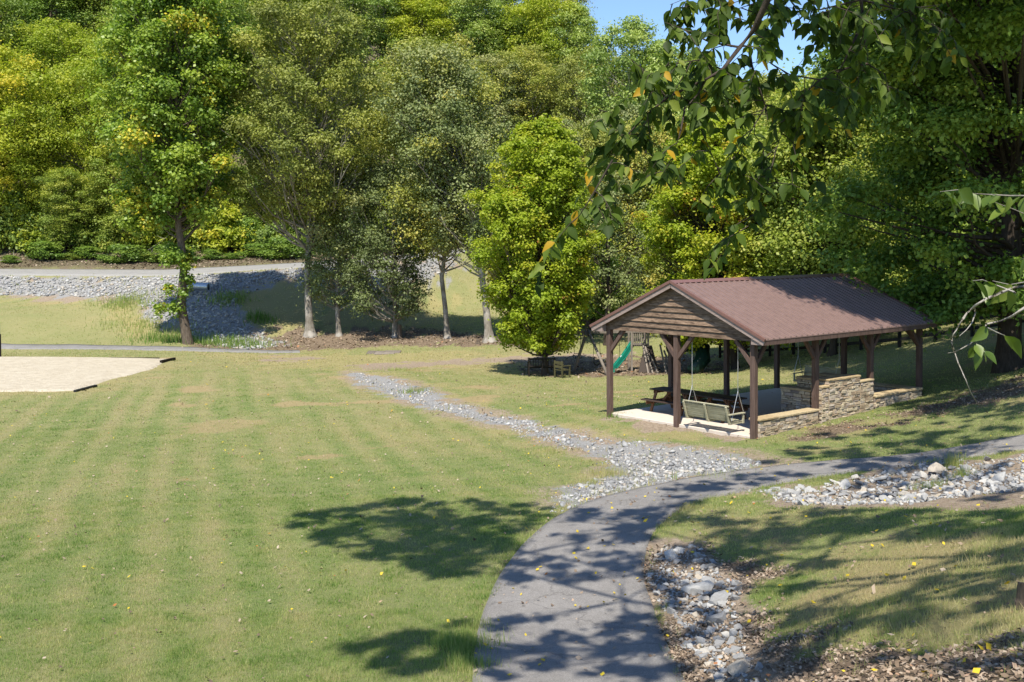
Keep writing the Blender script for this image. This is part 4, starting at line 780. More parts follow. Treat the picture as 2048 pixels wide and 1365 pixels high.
g = G(772, 706); m = MB()
for (dx, dy, sx, sy) in ((-.55, 0, .55, .5), (.35, .15, .5, .55), (.0, -.6, .6, .4)): m.box(dx - sx, dx + sx, dy - sy, dy + sy, -.05, .07 + random.uniform(0, .03), random.random(), j=.05)
o = m.build('flat_stone', M_OLD, bevel=.02); o.location = g; tag(o, 'flat grey flagstones lying in dry grass before the tree line', 'stone slab')
cp_ = at(400, 574, 78.2); m = MB(); n = 26; m.tube([cp_ + Vector((-1.3 + 2.0 * i / n, -0.25 * i / n, 0.12 - .12 * i / n)) for i in range(n + 1)], [.27 + (.018 if i % 2 else 0) for i in range(n + 1)], 16); 
o = m.build('culvert_pipe', M_GALV, smooth=True); tag(o, 'corrugated metal drain pipe poking from the rock bank', 'pipe')
m = MB(); dk = Vector((cp_.x + .701, cp_.y - .25, cp_.z - .003)); m.tube([dk, dk + Vector((.012, 0, 0))], .235, 16); m.build('pipe_mouth_shade', M_BLACK, o)  # black disc on the capped end, painted in for the shaded hollow
def timber(label, p0, p1, hh, mat):
    a = G(*p0); b = G(*p1); m = MB(); m.beam(Vector((0, 0, hh * .4)), b - a + Vector((0, 0, hh * .4)), .14, hh, t=.4); o = m.build('border_timber', mat, bevel=.01); o.location = a; tag(o, label, 'border timber')
timber('dark timber at the right corner of the sand court', (322, 727), (349, 721), .17, M_DRK); timber('thin black edging strip along the near side of the sand court', (150, 785), (192, 774), .10, M_BLACK)
timber('grey timber along the back edge of the sand court', (-120, 716.5), (318, 719), .10, M_DRK)
g = G(0, 716); o = empty('net_post', (g.x, g.y, g.z), 0, 'padded dark net post at the left edge of the sand court', 'post'); m = MB(); m.tube([(0, 0, -.2), (0, 0, 1.9)], .035, 8); m.build('pole', M_OLD, o); m = MB(); m.tube([(0, 0, 0.0), (0, 0, 1.3)], .075, 10); m.build('post_padding', M_DRK, o)
# dead branches on the cut bank
def dead(label, px, py, dpx, dpy, D, seed, r=0.035):
    rnd = random.Random(seed); a = at(px, py, D); b = at(px + dpx, py + dpy, D - 1); m = MB(); pts = curve_pts(a * 0, b - a, 5, .05, rnd); m.tube(pts, [r * (1 - .16 * i) for i in range(6)], 5)
    for i in (1, 2, 3, 4):
        e = pts[i] + Vector((rnd.uniform(-1, 1), rnd.uniform(-.5, .5), rnd.uniform(-.4, 1))) * 1.1; m.tube([pts[i], e], [r * .5, .008], 4)
    o = m.build('dead_branch', BK_GREY); o.location = a; tag(o, label, 'branch')
dead('bare dead branch leaning on the cut bank left of the straight brown trunk', 272, 528, 70, -62, 95, 1); dead('second bare branch, nearer the straight brown trunk on the cut bank', 305, 530, 40, -55, 95, 2); dead('fallen grey log lying along the foot of the cut bank at far left', 175, 527, -190, -6, 95.5, 3, .07); dead('pale bare twig standing in leaf litter by the road', 232, 532, -8, -26, 95, 4, .02)
# ------------------------------------------------------------------ rocks
def hull_rock(seed):
    r = np.random.default_rng(seed); bm = bmesh.new(); sc = np.array([1, r.uniform(.6, .85), r.uniform(.4, .65)])
    for _ in range(13):
        d = r.normal(size=3); d /= np.linalg.norm(d); d = np.sign(d) * np.abs(d) ** 0.75; bm.verts.new(d * sc * 0.5 * r.uniform(.85, 1.1))
    bmesh.ops.convex_hull(bm, input=bm.verts); bmesh.ops.delete(bm, geom=[v for v in bm.verts if not v.link_faces], context='VERTS'); bmesh.ops.triangulate(bm, faces=bm.faces)
    me = bpy.data.meshes.new('rock'); bm.to_mesh(me); bm.free(); return me
def rock_mat(name, lo, hi, ob):
    t = NT(name); n = t.noise(t.coord(), 9, 6, 0.7); a = t.objrand() if ob else t.attr('tint')
    c = t.ramp(a, [(0.0, lo), (0.75, hi), (0.92, (hi[0] * .95, hi[1] * .82, hi[2] * .66)), (1.0, tuple(x * 1.2 for x in hi))]); c = t.mix(t.math('MULTIPLY', t.ramp(n, [(0.35, 1.0), (0.6, 0.0)]), 0.4), c, (0.16, 0.15, 0.135)); t.base(c); t.rough(0.85, 0.25); t.bump(n, 0.5, 0.02); return t.m
M_ROCK = rock_mat('pale_limestone', (0.21, 0.21, 0.215), (0.44, 0.435, 0.42), True); M_RST = rock_mat('pale_limestone_rubble', (0.20, 0.205, 0.215), (0.45, 0.45, 0.445), False)
ROCKS = [hull_rock(i) for i in range(9)]
RA = []
for me in ROCKS:
    v = np.empty(len(me.vertices) * 3); me.vertices.foreach_get('co', v); f = np.empty(len(me.polygons) * 3, np.int32); me.polygons.foreach_get('vertices', f); RA.append((v.reshape(-1, 3), f.reshape(-1, 3))); me.materials.append(M_ROCK)
def scatter(P, dens, rng, soft=0.0):
    lo = P.min(0) - .3; hi = P.max(0) + .3; n = int((hi - lo).prod() * dens); x = rng.uniform(lo[0], hi[0], n); y = rng.uniform(lo[1], hi[1], n)
    d = sdist(x, y, P) + (vnoise(x, y, 1.8, 5) - .5) * soft; k = (d > 0) & (sdist(x, y, PATHP) < -.06) & (np.abs(x) < y * .56 + 1); return x[k], y[k], d[k]
rr = np.random.default_rng(77); RX = []
for P, dens, smin, smax, soft, thin in ((RK_A, 42, .06, .2, .5, 1), (RK_A, 110, .03, .08, 1.1, 0), (RK_B, 40, .07, .24, .5, 0), (RK_B, 110, .03, .10, .9, 0), (RK_C, 90, .05, .18, .2, 0), (RK_C, 220, .025, .08, .3, 0), (RK_D, 26, .13, .38, 1.2, 0), (RK_E, 20, .15, .4, 1.2, 0)):
    x, y, d = scatter(P, dens, rr, soft); s = smin + (smax - smin) * rr.random(len(x)) ** 2.2
    if P is RK_A:
        f = np.clip(1.15 - (y - 22) / 26, 0.25, 1) * (0.35 + 1.1 * vnoise(x, y, .7, 8)); kk = rr.random(len(x)) < f; x, y, s = x[kk], y[kk], s[kk]
    if P is RK_B: kk = rr.random(len(x)) < (0.25 + 1.2 * vnoise(x, y, 1.1, 18)); x, y, s = x[kk], y[kk], s[kk]
    RX.append(np.stack([x, y, s], 1))
RX = np.vstack(RX)
bigs = [(1392, 1185, .46), (1440, 1208, .36), (1338, 1118, .3), (1432, 1248, .3), (1690, 975, .34), (1580, 990, .3), (1760, 962, .34), (1870, 948, .4), (1930, 945, .36), (2000, 962, .38), (1250, 893, .26), (1222, 898, .22), (1480, 1345, .3), (1415, 1170, .25)]
RX = np.vstack([RX] + [[[*G(px, py)[:2], s]] for px, py, s in bigs]); rz_ = H(RX[:, 0], RX[:, 1])
order = np.argsort(-RX[:, 2] / RX[:, 1]); top = order[:300]; rest = order[300:]
nm = {'a': 'rocks lining the dry drain across the lawn', 'b': 'rocks on the bank above the path bend', 'c': 'rocks in the ditch beside the path', 'd': 'rocks of the road bank'}
for i in top:
    x, y, s = RX[i]; me = ROCKS[int(rr.integers(9))]; o = bpy.data.objects.new('riprap_rock', me); COL.objects.link(o); o.location = (x, y, float(rz_[i]) + s * .14); o.rotation_euler = (rr.uniform(-.5, .5), rr.uniform(-.5, .5), rr.uniform(0, 6.28)); o.scale = (s, s, s * rr.uniform(.8, 1.2))
    ar = max((('a', RK_A), ('b', RK_B), ('c', RK_C), ('d', RK_D)), key=lambda q: sdist(np.array([x]), np.array([y]), q[1])[0])[0]
    tag(o, {'a': 'pale angular rock in the dry drain left of the path', 'b': 'grey angular rock on the bank on the upper side of the path bend', 'c': 'pale angular rock in the ditch along the right edge of the path', 'd': 'grey rock on the road bank'}[ar], 'rock', nm[ar])
def inst_mesh(name, arrs, X, rng, mat):
    VV = []; FF = []; TT = []; off = 0; kind = rng.integers(0, len(arrs), len(X)); a = rng.uniform(0, 6.283, len(X)); tl = rng.uniform(-.6, .6, (len(X), 2)); tt = rng.random(len(X))
    for kk, (v, f) in enumerate(arrs):
        sel = np.where(kind == kk)[0]
        if not len(sel): continue
        ca, sa = np.cos(a[sel]), np.sin(a[sel]); s = X[sel, 3][:, None]
        p = v[None] * s[:, :, None]; x = p[..., 0]; y = p[..., 1]; z = p[..., 2]; t0 = tl[sel, 0][:, None]; t1 = tl[sel, 1][:, None]
        y2 = y * np.cos(t0) - z * np.sin(t0); z2 = y * np.sin(t0) + z * np.cos(t0); x2 = x * np.cos(t1) - z2 * np.sin(t1); z3 = x * np.sin(t1) + z2 * np.cos(t1)
        q = np.stack([x2 * ca[:, None] - y2 * sa[:, None], x2 * sa[:, None] + y2 * ca[:, None], z3], -1) + X[sel, None, :3]
        VV.append(q.reshape(-1, 3)); FF.append((f[None] + (np.arange(len(sel)) * len(v))[:, None, None] + off).reshape(-1, 3)); TT.append(np.repeat(tt[sel], len(f))); off += len(sel) * len(v)
    return obj(name, npmesh(name, np.vstack(VV), np.vstack(FF), mat, {'tint': ('FACE', np.concatenate(TT))}))
X = np.stack([RX[rest, 0], RX[rest, 1], rz_[rest] + RX[rest, 2] * .12, RX[rest, 2]], 1)
tag(inst_mesh('riprap_stones', RA, X, rr, M_RST), kind='stuff')
# ------------------------------------------------------------------ grass
GM = leaf_mat('grass_blade', [(0.0, (0.11, 0.21, 0.04)), (0.3, (0.24, 0.335, 0.09)), (0.55, (0.385, 0.42, 0.15)), (0.78, (0.52, 0.47, 0.24)), (1.0, (0.50, 0.42, 0.25))], 0.45, 0.6, 0.2, objvar=0.0, tcol=(1.0, 1.15, 0.6))
def S(arr, x, y):
    i = np.clip(np.searchsorted(GX, x) - 1, 0, len(GX) - 2); j = np.clip(np.searchsorted(GY, y) - 1, 0, len(GY) - 2); return arr[i, j]
rg = np.random.default_rng(5)
def grass(d0, d1, dens, w, h, nb, spread, seed):
    area = 0.56 * 2 * (d0 + d1) / 2 * (d1 - d0) + 4.5 * (d1 - d0); n = int(area * dens); y = np.sqrt(rg.random(n) * (d1 ** 2 - d0 ** 2) + d0 ** 2); x = (rg.random(n) * 2 - 1) * (y * .51 + 2.2)
    p = (1 - np.clip(S(m_lit, x, y) * 1.0, 0, .93)) * (1 - np.clip(S(m_dirt, x, y) * 1.1, 0, .97)) * (1 - .8 * S(m_wood, x, y)) * (1 - .75 * S(spot, x, y)) * (1 - .85 * S(rk, x, y)) * (1 - .45 * S(m_straw, x, y)) * (0.65 + 0.6 * vnoise(x, y, 1.4, 3))
    pd = sdist(x, y, PATHP); p = np.where((pd > .16 * vnoise(x, y, 1.9, 75) - .06) | (S(m_slab, x, y) > .3) | (S(m_sand, x, y) > .4) , 0, p)
    k = rg.random(n) < p; x = x[k]; y = y[k]; pd = pd[k]; z = H(x, y); n = len(x)
    hh = h * (0.6 + 0.8 * rg.random(n)) * (1 + 0.9 * sst(-.35, -.05, pd)) * (1 + 1.0 * S(rk, x, y)) * (1 + .5 * S(m_straw, x, y)) * (0.65 + .5 * vnoise(x, y, 2.5, 13) + 1.1 * np.clip(vnoise(x, y, 3.7, 23) - .72, 0, 1) * 3)
    dry = dry_at(x, y) + (vnoise(x, y, 4.5, 17) - .5) * .42 + (vnoise(x, y, 12, 19) - .5) * .25 + .06 + .3 * S(m_straw, x, y) + .35 * S(spot, x, y)
    X = np.repeat(x, nb) + rg.normal(size=n * nb) * spread; Yb = np.repeat(y, nb) + rg.normal(size=n * nb) * spread; Z = np.repeat(z, nb) - .004; Hh = np.repeat(hh, nb) * (0.6 + .6 * rg.random(n * nb)); a = rg.random(n * nb) * 6.283; W = w * (0.7 + .6 * rg.random(n * nb)); ln = Hh * rg.normal(size=n * nb) * .45; b = rg.random(n * nb) * 6.283
    V = np.stack([np.stack([X - np.cos(a) * W / 2, Yb - np.sin(a) * W / 2, Z], 1), np.stack([X + np.cos(a) * W / 2, Yb + np.sin(a) * W / 2, Z], 1), np.stack([X + np.cos(b) * ln, Yb + np.sin(b) * ln, Z + Hh], 1)], 1).reshape(-1, 3)
    t = np.clip(np.repeat(dry, nb) + rg.normal(size=n * nb) * .17, 0, 1); return V, t
GV = []; GT = []
for a in ((6.5, 14, 1000, .0055, .046, 4, .02), (14, 22, 480, .009, .038, 4, .035), (22, 34, 150, .016, .034, 4, .06), (34, 56, 45, .03, .036, 4, .1), (56, 80, 16, .05, .045, 4, .15), (80, 98, 12, .07, .06, 4, .2)): V, t = grass(*a, 0); GV.append(V); GT.append(t)
GV = np.vstack(GV); GT = np.concatenate(GT)
tag(obj('lawn_grass', npmesh('lawn_grass', GV, np.arange(len(GV)).reshape(-1, 3), GM, {'tint': ('FACE', GT)})), kind='stuff')
# tall weeds and straw tufts by the rocks
WV = []; WT = []
def weeds(px, py, n, r, h, w, dry):
    g = G(px, py); x = g.x + rg.normal(size=n) * r; y = g.y + rg.normal(size=n) * r * .8; z = H(x, y); a = rg.random(n) * 6.283; b = rg.random(n) * 6.283; hh = h * (.4 + .8 * rg.random(n)); ln = hh * .5 * rg.random(n)
    c1 = np.stack([x - np.cos(a) * w / 2, y - np.sin(a) * w / 2, z - .01], 1); c2 = np.stack([x + np.cos(a) * w / 2, y + np.sin(a) * w / 2, z - .01], 1); WV.append(np.stack([c1, c2, np.stack([x + np.cos(b) * ln, y + np.sin(b) * ln, z + hh], 1)], 1).reshape(-1, 3)); WT.append(np.clip(dry + rg.normal(size=n) * .14, 0, 1))
for a in [(1905,935,260,.10,.34,.010,.6),(1925,955,120,.12,.25,.010,.35),(1215,950,420,.28,.20,.010,.75),(1170,968,300,.22,.16,.010,.7),(1100,905,220,.3,.14,.012,.6),(925,1290,900,.22,.17,.008,.35),(938,1335,600,.16,.15,.008,.4),(952,1255,300,.12,.13,.008,.5),(1560,985,300,.35,.10,.008,.45),(1640,968,400,.4,.12,.008,.45),(1860,975,200,.2,.15,.008,.3),
          (830,785,200,.4,.25,.02,.35),(800,742,200,.5,.2,.02,.5),(255,606,900,1.1,.4,.05,.5),(280,650,700,1.4,.3,.05,.55),(330,672,400,1.3,.35,.05,.45),(520,640,260,.5,.5,.06,.05),(330,682,300,1.0,.5,.06,.1),(420,686,400,1.1,.4,.06,.15),(455,600,400,.8,.5,.06,.3),(480,690,600,1.2,.5,.05,.25),(1225,835,120,.15,.16,.012,.15),(1245,833,120,.15,.14,.012,.15),(1000,960,200,.6,.1,.01,.3),(1440,955,200,.3,.1,.01,.4)]: weeds(*a)
WV = np.vstack(WV); tag(obj('tall_weeds', npmesh('tall_weeds', WV, np.arange(len(WV)).reshape(-1, 3), GM, {'tint': ('FACE', np.concatenate(WT))})), kind='stuff')
# ------------------------------------------------------------------ fallen leaves
LFM = leaf_mat('fallen_leaf', [(0.0, (0.08, 0.058, 0.042)), (0.35, (0.20, 0.145, 0.10)), (0.6, (0.34, 0.26, 0.19)), (0.75, (0.44, 0.36, 0.28)), (0.8, (0.34, 0.13, 0.04)), (0.86, (0.55, 0.40, 0.03)), (1.0, (0.62, 0.48, 0.04))], 0.15, 0.6, 0.25, objvar=0.0, tcol=(1, 1, .8))
def leafs(x, y, s, t, lift=.012):
    n = len(x); z = H(x, y) + lift + rg.random(n) * .02; a = rg.random(n) * 6.283; nx = rg.normal(size=n) * .35; ny = rg.normal(size=n) * .35; ca, sa = np.cos(a), np.sin(a); L = s * .5; W = s * .32
    def pt(u, v, w): return np.stack([x + ca * u - sa * v, y + sa * u + ca * v, z + w + nx * u + ny * v], 1)
    return np.stack([pt(-L, 0, s * .1), pt(-L * .1, W, s * .16), pt(L, 0, s * .12), pt(-L * .1, -W, 0)], 1).reshape(-1, 3), t
LV = []; LT = []
def field(n, d0, d1, maskf, s0, s1, tf, lift=.012):
    y = np.sqrt(rg.random(n) * (d1 ** 2 - d0 ** 2) + d0 ** 2); x = (rg.random(n) * 2 - 1) * (y * .53 + .6); k = rg.random(n) < maskf(x, y); x = x[k]; y = y[k]; V, t = leafs(x, y, s0 + (s1 - s0) * rg.random(len(x)), tf(len(x)), lift); LV.append(V); LT.append(t)
lm = lambda x, y: np.clip(S(m_lit, x, y) * (1 - .75 * S(rk, x, y)) * (1 - S(m_wood, x, y) * .5) * (.3 + .9 * vnoise(x, y, .9, 33)), 0, 1) * (sdist(x, y, PATHP) < .03)
field(170000, 6.5, 16, lm, .025, .065, lambda n: rg.random(n) ** .8 * .78); field(110000, 16, 34, lm, .035, .08, lambda n: rg.random(n) * .8); field(60000, 34, 75, lm, .1, .2, lambda n: rg.random(n) * .8)
field(40000, 88, 104, lambda x, y: S(m_wood, x, y), .12, .25, lambda n: rg.random(n) * .78)
tag(obj('leaf_litter', npmesh('leaf_litter', np.vstack(LV), np.arange(len(np.vstack(LV))).reshape(-1, 4), LFM, {'tint': ('FACE', np.concatenate(LT))})), kind='stuff')
LV = []; LT = []; yt = lambda n: np.where(rg.random(n) < .5, .86 + .14 * rg.random(n), .15 + .65 * rg.random(n))
field(1000, 7, 34, lambda x, y: .35 + .3 * (x > 0), .035, .07, yt, .03); field(5200, 7, 40, lambda x, y: .25 + .75 * vnoise(x, y, .4, 88), .03, .075, lambda n: .1 + .72 * rg.random(n), .03); field(2600, 7, 40, lambda x, y: .12 + .88 * sst(0, 1, sdist(x, y, PATHP) + 0.4) * (y < 24) , .035, .08, yt, .03); field(700, 34, 60, lambda x, y: 1 - S(m_sand, x, y), .07, .13, lambda n: rg.random(n) * .9, .03); field(5000, 9, 30, lambda x, y: np.clip(S(rk, x, y), 0, 1) * .5, .04, .08, lambda n: rg.random(n) * .9, .05)
field(1500, 7, 20, lambda x, y: .55 * (x > 1.5) * (x < 7), .05, .09, lambda n: np.where(rg.random(n) < .35, .9, .1 + .65 * rg.random(n)), .03)
field(40000, 8, 30, lambda x, y: (sdist(x, y, PATHP) > -.10) * (sdist(x, y, PATHP) < .02 + .16 * vnoise(x, y, 2.2, 71)) * .8, .012, .04, lambda n: rg.random(n) * .75, .028)
tag(obj('fallen_leaves', npmesh('fallen_leaves', np.vstack(LV), np.arange(len(np.vstack(LV))).reshape(-1, 4), LFM, {'tint': ('FACE', np.concatenate(LT))})), kind='stuff')
# ------------------------------------------------------------------ undergrowth
n = 60000; y = rg.uniform(97, 150, n); x = (rg.random(n) * 2 - 1) * y * .56; kk = (S(m_wood, x, y) > .9) & (rg.random(n) < .25 + .9 * vnoise(x, y, .25, 3)); x = x[kk]; y = y[kk]; cz_ = H(x, y)
c = np.stack([x, y, cz_ + .5 + rg.random(len(x)) * .5], 1)
cl = np.hstack([c, np.full((len(x), 2), .8), np.ones((len(x), 1))])
tag(obj('undergrowth', leaves_mesh('undergrowth', cl, 110000, .30, LM_FOREST, 301, tint=(.05, .7), fill=.0)), kind='stuff')
BP = []
for i, (lmt, tn) in enumerate(((LM_FOREST, (.25, .7)), (LM_YEL, (.2, .8)), (LM_PALE, (.1, .7)), (LM_DARK, (.1, .9)))):
    rnd = random.Random(300 + i); cl = [(rnd.uniform(-1.5, 1.5), rnd.uniform(-1, 1), rnd.uniform(.3, 2.6) , rnd.uniform(.5, .9), .5, 1) for _ in range(26)]; cl = [c_ for c_ in cl if abs(c_[0]) < 1.7 - c_[2] * .3]
    m = MB()
    for c_ in cl[:12]: m.tube(curve_pts((rnd.uniform(-.2, .2), 0, -.2), c_[:3], 3, .06, rnd), [.035, .025, .018, .008], 4, cap=False)
    o = m.build('stems', BK_BRN); sm = o.data; bpy.data.objects.remove(o); BP.append((sm, leaves_mesh('foliage', cl, 9000, .2, lmt, 320 + i, tint=tn, fill=.2)))
rnd = random.Random(9); cn = ['bright green', 'yellow-green', 'pale green', 'dark green']
for i in range(30):
    px = -60 + i * 37 + rnd.uniform(-14, 14); D = (97 if px < 700 else 97 + (px - 700) * .055) + rnd.uniform(0, 2.5); x = (px - 1024) / FPX * D; q_ = rnd.randrange(4); s = rnd.uniform(.8, 1.5)
    t = empty('roadside_shrub', (x, D, float(H(x, D))), rnd.uniform(-.5, .5), '%s shrub under the wood edge above the road, %s from the left' % (cn[q_], ORD[i]), 'shrub', 'shrubs at the wood edge above the road'); t.scale = (s, s, s * rnd.uniform(.9, 1.5)); obj('stems', BP[q_][0], t); obj('foliage', BP[q_][1], t)
for i in range(18):
    px = -40 + i * 58 + rnd.uniform(-16, 16); D = (94.2 if px < 700 else 94.5 + (px - 700) * .06) + rnd.uniform(0, 1.5); x = (px - 1024) / FPX * D; q_ = rnd.choice((0, 3, 3)); s = rnd.uniform(.35, .8)  # mostly the dark leaf colour, standing in for shade below the wood
    t = empty('roadside_shrub', (x, D, float(H(x, D))), rnd.uniform(-.5, .5), 'low %s bush on the cut bank beside the road, %s from the left' % (cn[q_], ORD[i]), 'shrub', 'low bushes on the cut bank'); t.scale = (s * rnd.uniform(1.2, 1.9), s, s * rnd.uniform(.45, .95)); obj('stems', BP[q_][0], t); obj('foliage', BP[q_][1], t)
for i, px in enumerate((1150, 1200, 1262, 1330, 1400, 1500, 1560, 1640, 1720, 1800, 1880, 1960, 2030)):
    D = (74, 72, 72, 70, 68, 62, 60, 58, 57, 55, 53, 51, 50)[i]; x = (px - 1024) / FPX * D; q_ = rnd.choice((0, 2, 3)); s = rnd.uniform(.8, 1.2)
    t = empty('woodland_shrub', (x, D, float(H(x, D))), rnd.uniform(-.5, .5), '%s shrub in the wood behind the fence and maples, %s from the left' % (cn[q_], ORD[i]), 'shrub', 'shrubs behind the fence'); t.scale = (s, s, s); obj('stems', BP[q_][0], t); obj('foliage', BP[q_][1], t)
# ------------------------------------------------------------------ tree overhead: its trunk stands right of the camera, its crown shades the path
SH = Vector((TOSUN.x / TOSUN.z, TOSUN.y / TOSUN.z, 1.0)); rnd = random.Random(42)
CS = []
def shade(px, py, h, r=.6, flat=.45):
    g = G(px, py); p = g + SH * h; CS.append((p.x, p.y, p.z, r, r * flat, 1.0))
def zone(pts, n, r0, r1, h0=11, h1=14):
    P = np.array(pts, float); lo = P.min(0); hi = P.max(0); c = 0
    while c < n:
        x = rnd.uniform(lo[0], hi[0]); y = rnd.uniform(lo[1], hi[1])
        if sdist(np.array([x]), np.array([y]), P)[0] > 0: shade(x, y, rnd.uniform(h0, h1), rnd.uniform(r0, r1)); c += 1
zone([(610,1030),(760,1000),(1000,1000),(1125,1000),(1110,1030),(1060,1080),(980,1110),(950,1150),(860,1155),(760,1120),(640,1085),(600,1050)], 150, .16, .36)
zone([(700,1290),(840,1260),(940,1245),(955,1300),(900,1345),(740,1340)], 34, .14, .27)
zone([(960,1240),(1120,1225),(1330,1240),(1370,1365),(950,1365)], 70, .10, .24, 9, 12)
zone([(1020,1110),(1290,1090),(1290,1140),(1130,1170),(1010,1160)], 26, .13, .27, 10, 13)
zone([(1080,1075),(1300,1050),(1300,1085),(1060,1100)], 20, .14, .28)
zone([(1160,1022),(1420,985),(1420,1005),(1320,1040),(1150,1045)], 26, .14, .3)
zone([(1290,980),(1540,945),(1620,950),(1470,978),(1310,998)], 26, .14, .3)
zone([(1600,935),(2048,885),(2048,905),(1620,955)], 18, .15, .33)
zone([(1500,910),(1700,880),(2048,850),(2048,880),(1750,915),(1540,928)], 40, .17, .36)
zone([(1640,870),(1800,840),(2048,800),(2048,840),(1700,885)], 22, .16, .33)
zone([(1330,1030),(1550,1015),(2048,1020),(2048,1080),(1700,1085),(1480,1090),(1320,1060)], 85, .16, .34)
zone([(1330,1085),(1480,1090),(1560,1130),(1540,1160),(1400,1120)], 24, .14, .3)
zone([(1600,1100),(2048,1100),(2048,1340),(1500,1340)], 48, .12, .28, 9, 12)
zone([(1290,1110),(1400,1120),(1460,1240),(1420,1300),(1330,1220)], 16, .12, .25)
zone([(1650,935),(2048,925),(2048,1000),(1750,1010)], 24, .14, .3)
TB = Vector((7.6, 2.6, 0)); TB.z = float(H(TB.x, TB.y)) - .3
shade_tree = empty('overhanging_tree', TB, 0, 'tree whose drooping leafy branches hang into the top of the view', 'tree')
m = MB(); tz = [0, .4, 2, 4, 6.5, 9, 11.5]; tk = [Vector((-.12 * z + .05 * math.sin(z), .04 * z, z)) for z in tz]; m.tube(tk, [.55, .42, .34, .31, .27, .2, .1], 14)
cs_local = [(c[0] - TB.x, c[1] - TB.y, c[2] - TB.z, *c[3:]) for c in CS]
limbs = []
for q_ in range(9):                                # main limbs fan out, side limbs join the nearest of them
    c = cs_local[int((q_ + .5) * len(cs_local) / 9)]; s0 = tk[3 + q_ % 4]; e = Vector(c[:3]); mid = s0.lerp(e, .45) + Vector((0, 0, 1.0)); pts = [s0, s0.lerp(mid, .5) + Vector((0, 0, .35)), mid, mid.lerp(e, .5) + Vector((0, 0, .2)), e]; m.tube(pts, [.10, .07, .05, .032, .012], 7, cap=False)
    limbs += [mid, mid.lerp(e, .5) + Vector((0, 0, .2)), pts[1], mid.lerp(e, .25), mid.lerp(e, .75)]
for c in cs_local:
    e = Vector(c[:3]); s0 = min(limbs, key=lambda p: (p - e).length); m.tube(curve_pts(s0, e, 3, .08, rnd, .03), [.022, .015, .01, .005], 4, cap=False)
m.build('trunk', BK_DRK, shade_tree, smooth=True)
obj('crown', leaves_mesh('crown', cs_local, 70000, .115, LM_DARK, 401, fill=.1, tint=(.2, .9)), shade_tree)
# near leaves: folded, pointed, drooping blades
NEARM = leaf_mat('hanging_leaf', [(0.0, (0.03, 0.055, 0.009)), (0.45, (0.07, 0.115, 0.016)), (0.8, (0.13, 0.185, 0.025)), (0.9, (0.20, 0.24, 0.03)), (0.95, (0.42, 0.26, 0.02)), (1.0, (0.5, 0.30, 0.02))], 0.42, 0.55, 0.22, objvar=0.0)
SPRIGM = leaf_mat('sunlit_sprig_leaf', [(0.0, (0.07, 0.12, 0.02)), (0.6, (0.15, 0.21, 0.035)), (1.0, (0.24, 0.28, 0.06))], 0.4, 0.4, 0.5, objvar=0.0)
def blade(base, d, n, L, W, bend, VV, FF, TT, t, nb=5):
    d = d.normalized(); s = d.cross(n)
    if s.length < .05: s = d.cross(Vector((1, 0, .2)))
    s.normalize(); nn = s.cross(d).normalized(); b = len(VV); prof_ = [0.05, .72, 1.0, .82, .45, 0.02]
    for i in range(nb + 1):
        u = i / nb; c = base + d * L * u - nn * bend * L * u * u - Vector((0, 0, 1)) * bend * .5 * L * u * u; w_ = W * .5 * prof_[i]; VV += [c - s * w_ + nn * w_ * .35, c, c + s * w_ + nn * w_ * .35]
    for i in range(nb):
        a = b + i * 3; FF += [[a, a + 1, a + 4, a + 3], [a + 1, a + 2, a + 5, a + 4]]; TT += [t, t]
def spray(parent, twigs, D, dens, L, rnd, mat, name, org, hang=.8, sub=True, yel=.05):
    VV = []; FF = []; TT = []; tw = MB()
    for pts, r0, dd, leafy in twigs:
        P = [at(px, py, D + dd + rnd.uniform(-.15, .15)) - org for px, py in pts]; n = len(P); tw.tube(P, [r0 * (1 - .75 * i / (n - 1)) for i in range(n)], 7, cap=False)
        if not leafy: continue
        total = sum((P[i + 1] - P[i]).length for i in range(n - 1)); cnt = max(2, int(total * leafy * (1.0 if sub else 1)))
        for i in range(cnt):
            f = (i + rnd.random()) / cnt * (n - 1); j = min(int(f), n - 2); c = P[j].lerp(P[j + 1], f - j)
            if sub:
                e = c + Vector((rnd.uniform(-1, 1), rnd.uniform(-1, 1), -rnd.uniform(.1, 1.1))) * rnd.uniform(.18, .42); cc = curve_pts(c, e, 3, .08, rnd, -.1); tw.tube(cc, [.004, .003, .0025, .0015], 4, cap=False)
                pos = [cc[1], cc[2], cc[3], cc[2].lerp(cc[3], .5), cc[1].lerp(cc[2], .5)]
            else: pos = [c]
            for k_, p_ in enumerate(pos):
                for _ in range(dens):
                    d = Vector((rnd.uniform(-1, 1), rnd.uniform(-.7, .7), -hang * rnd.uniform(.3, 1.3))); nrm_ = Vector((rnd.uniform(-.7, .7), rnd.uniform(-1, .2), rnd.uniform(.1, 1)))
                    ln = L * rnd.uniform(.55, 1.1); blade(p_, d, nrm_, ln, ln * rnd.uniform(.48, .66), rnd.uniform(.0, .3), VV, FF, TT, (rnd.uniform(.94, 1) if rnd.random() < yel else rnd.uniform(.0, .9)))
    br = tw.build('hanging_branch' if sub else 'bare_twig', BK_DRK if sub else BK_GREY, parent, smooth=True)
    me = mesh(name, VV, FF, mat, True); a = me.attributes.new('tint', 'FLOAT', 'FACE'); a.data.foreach_set('value', np.array(TT, np.float32)); obj(name, me, br)
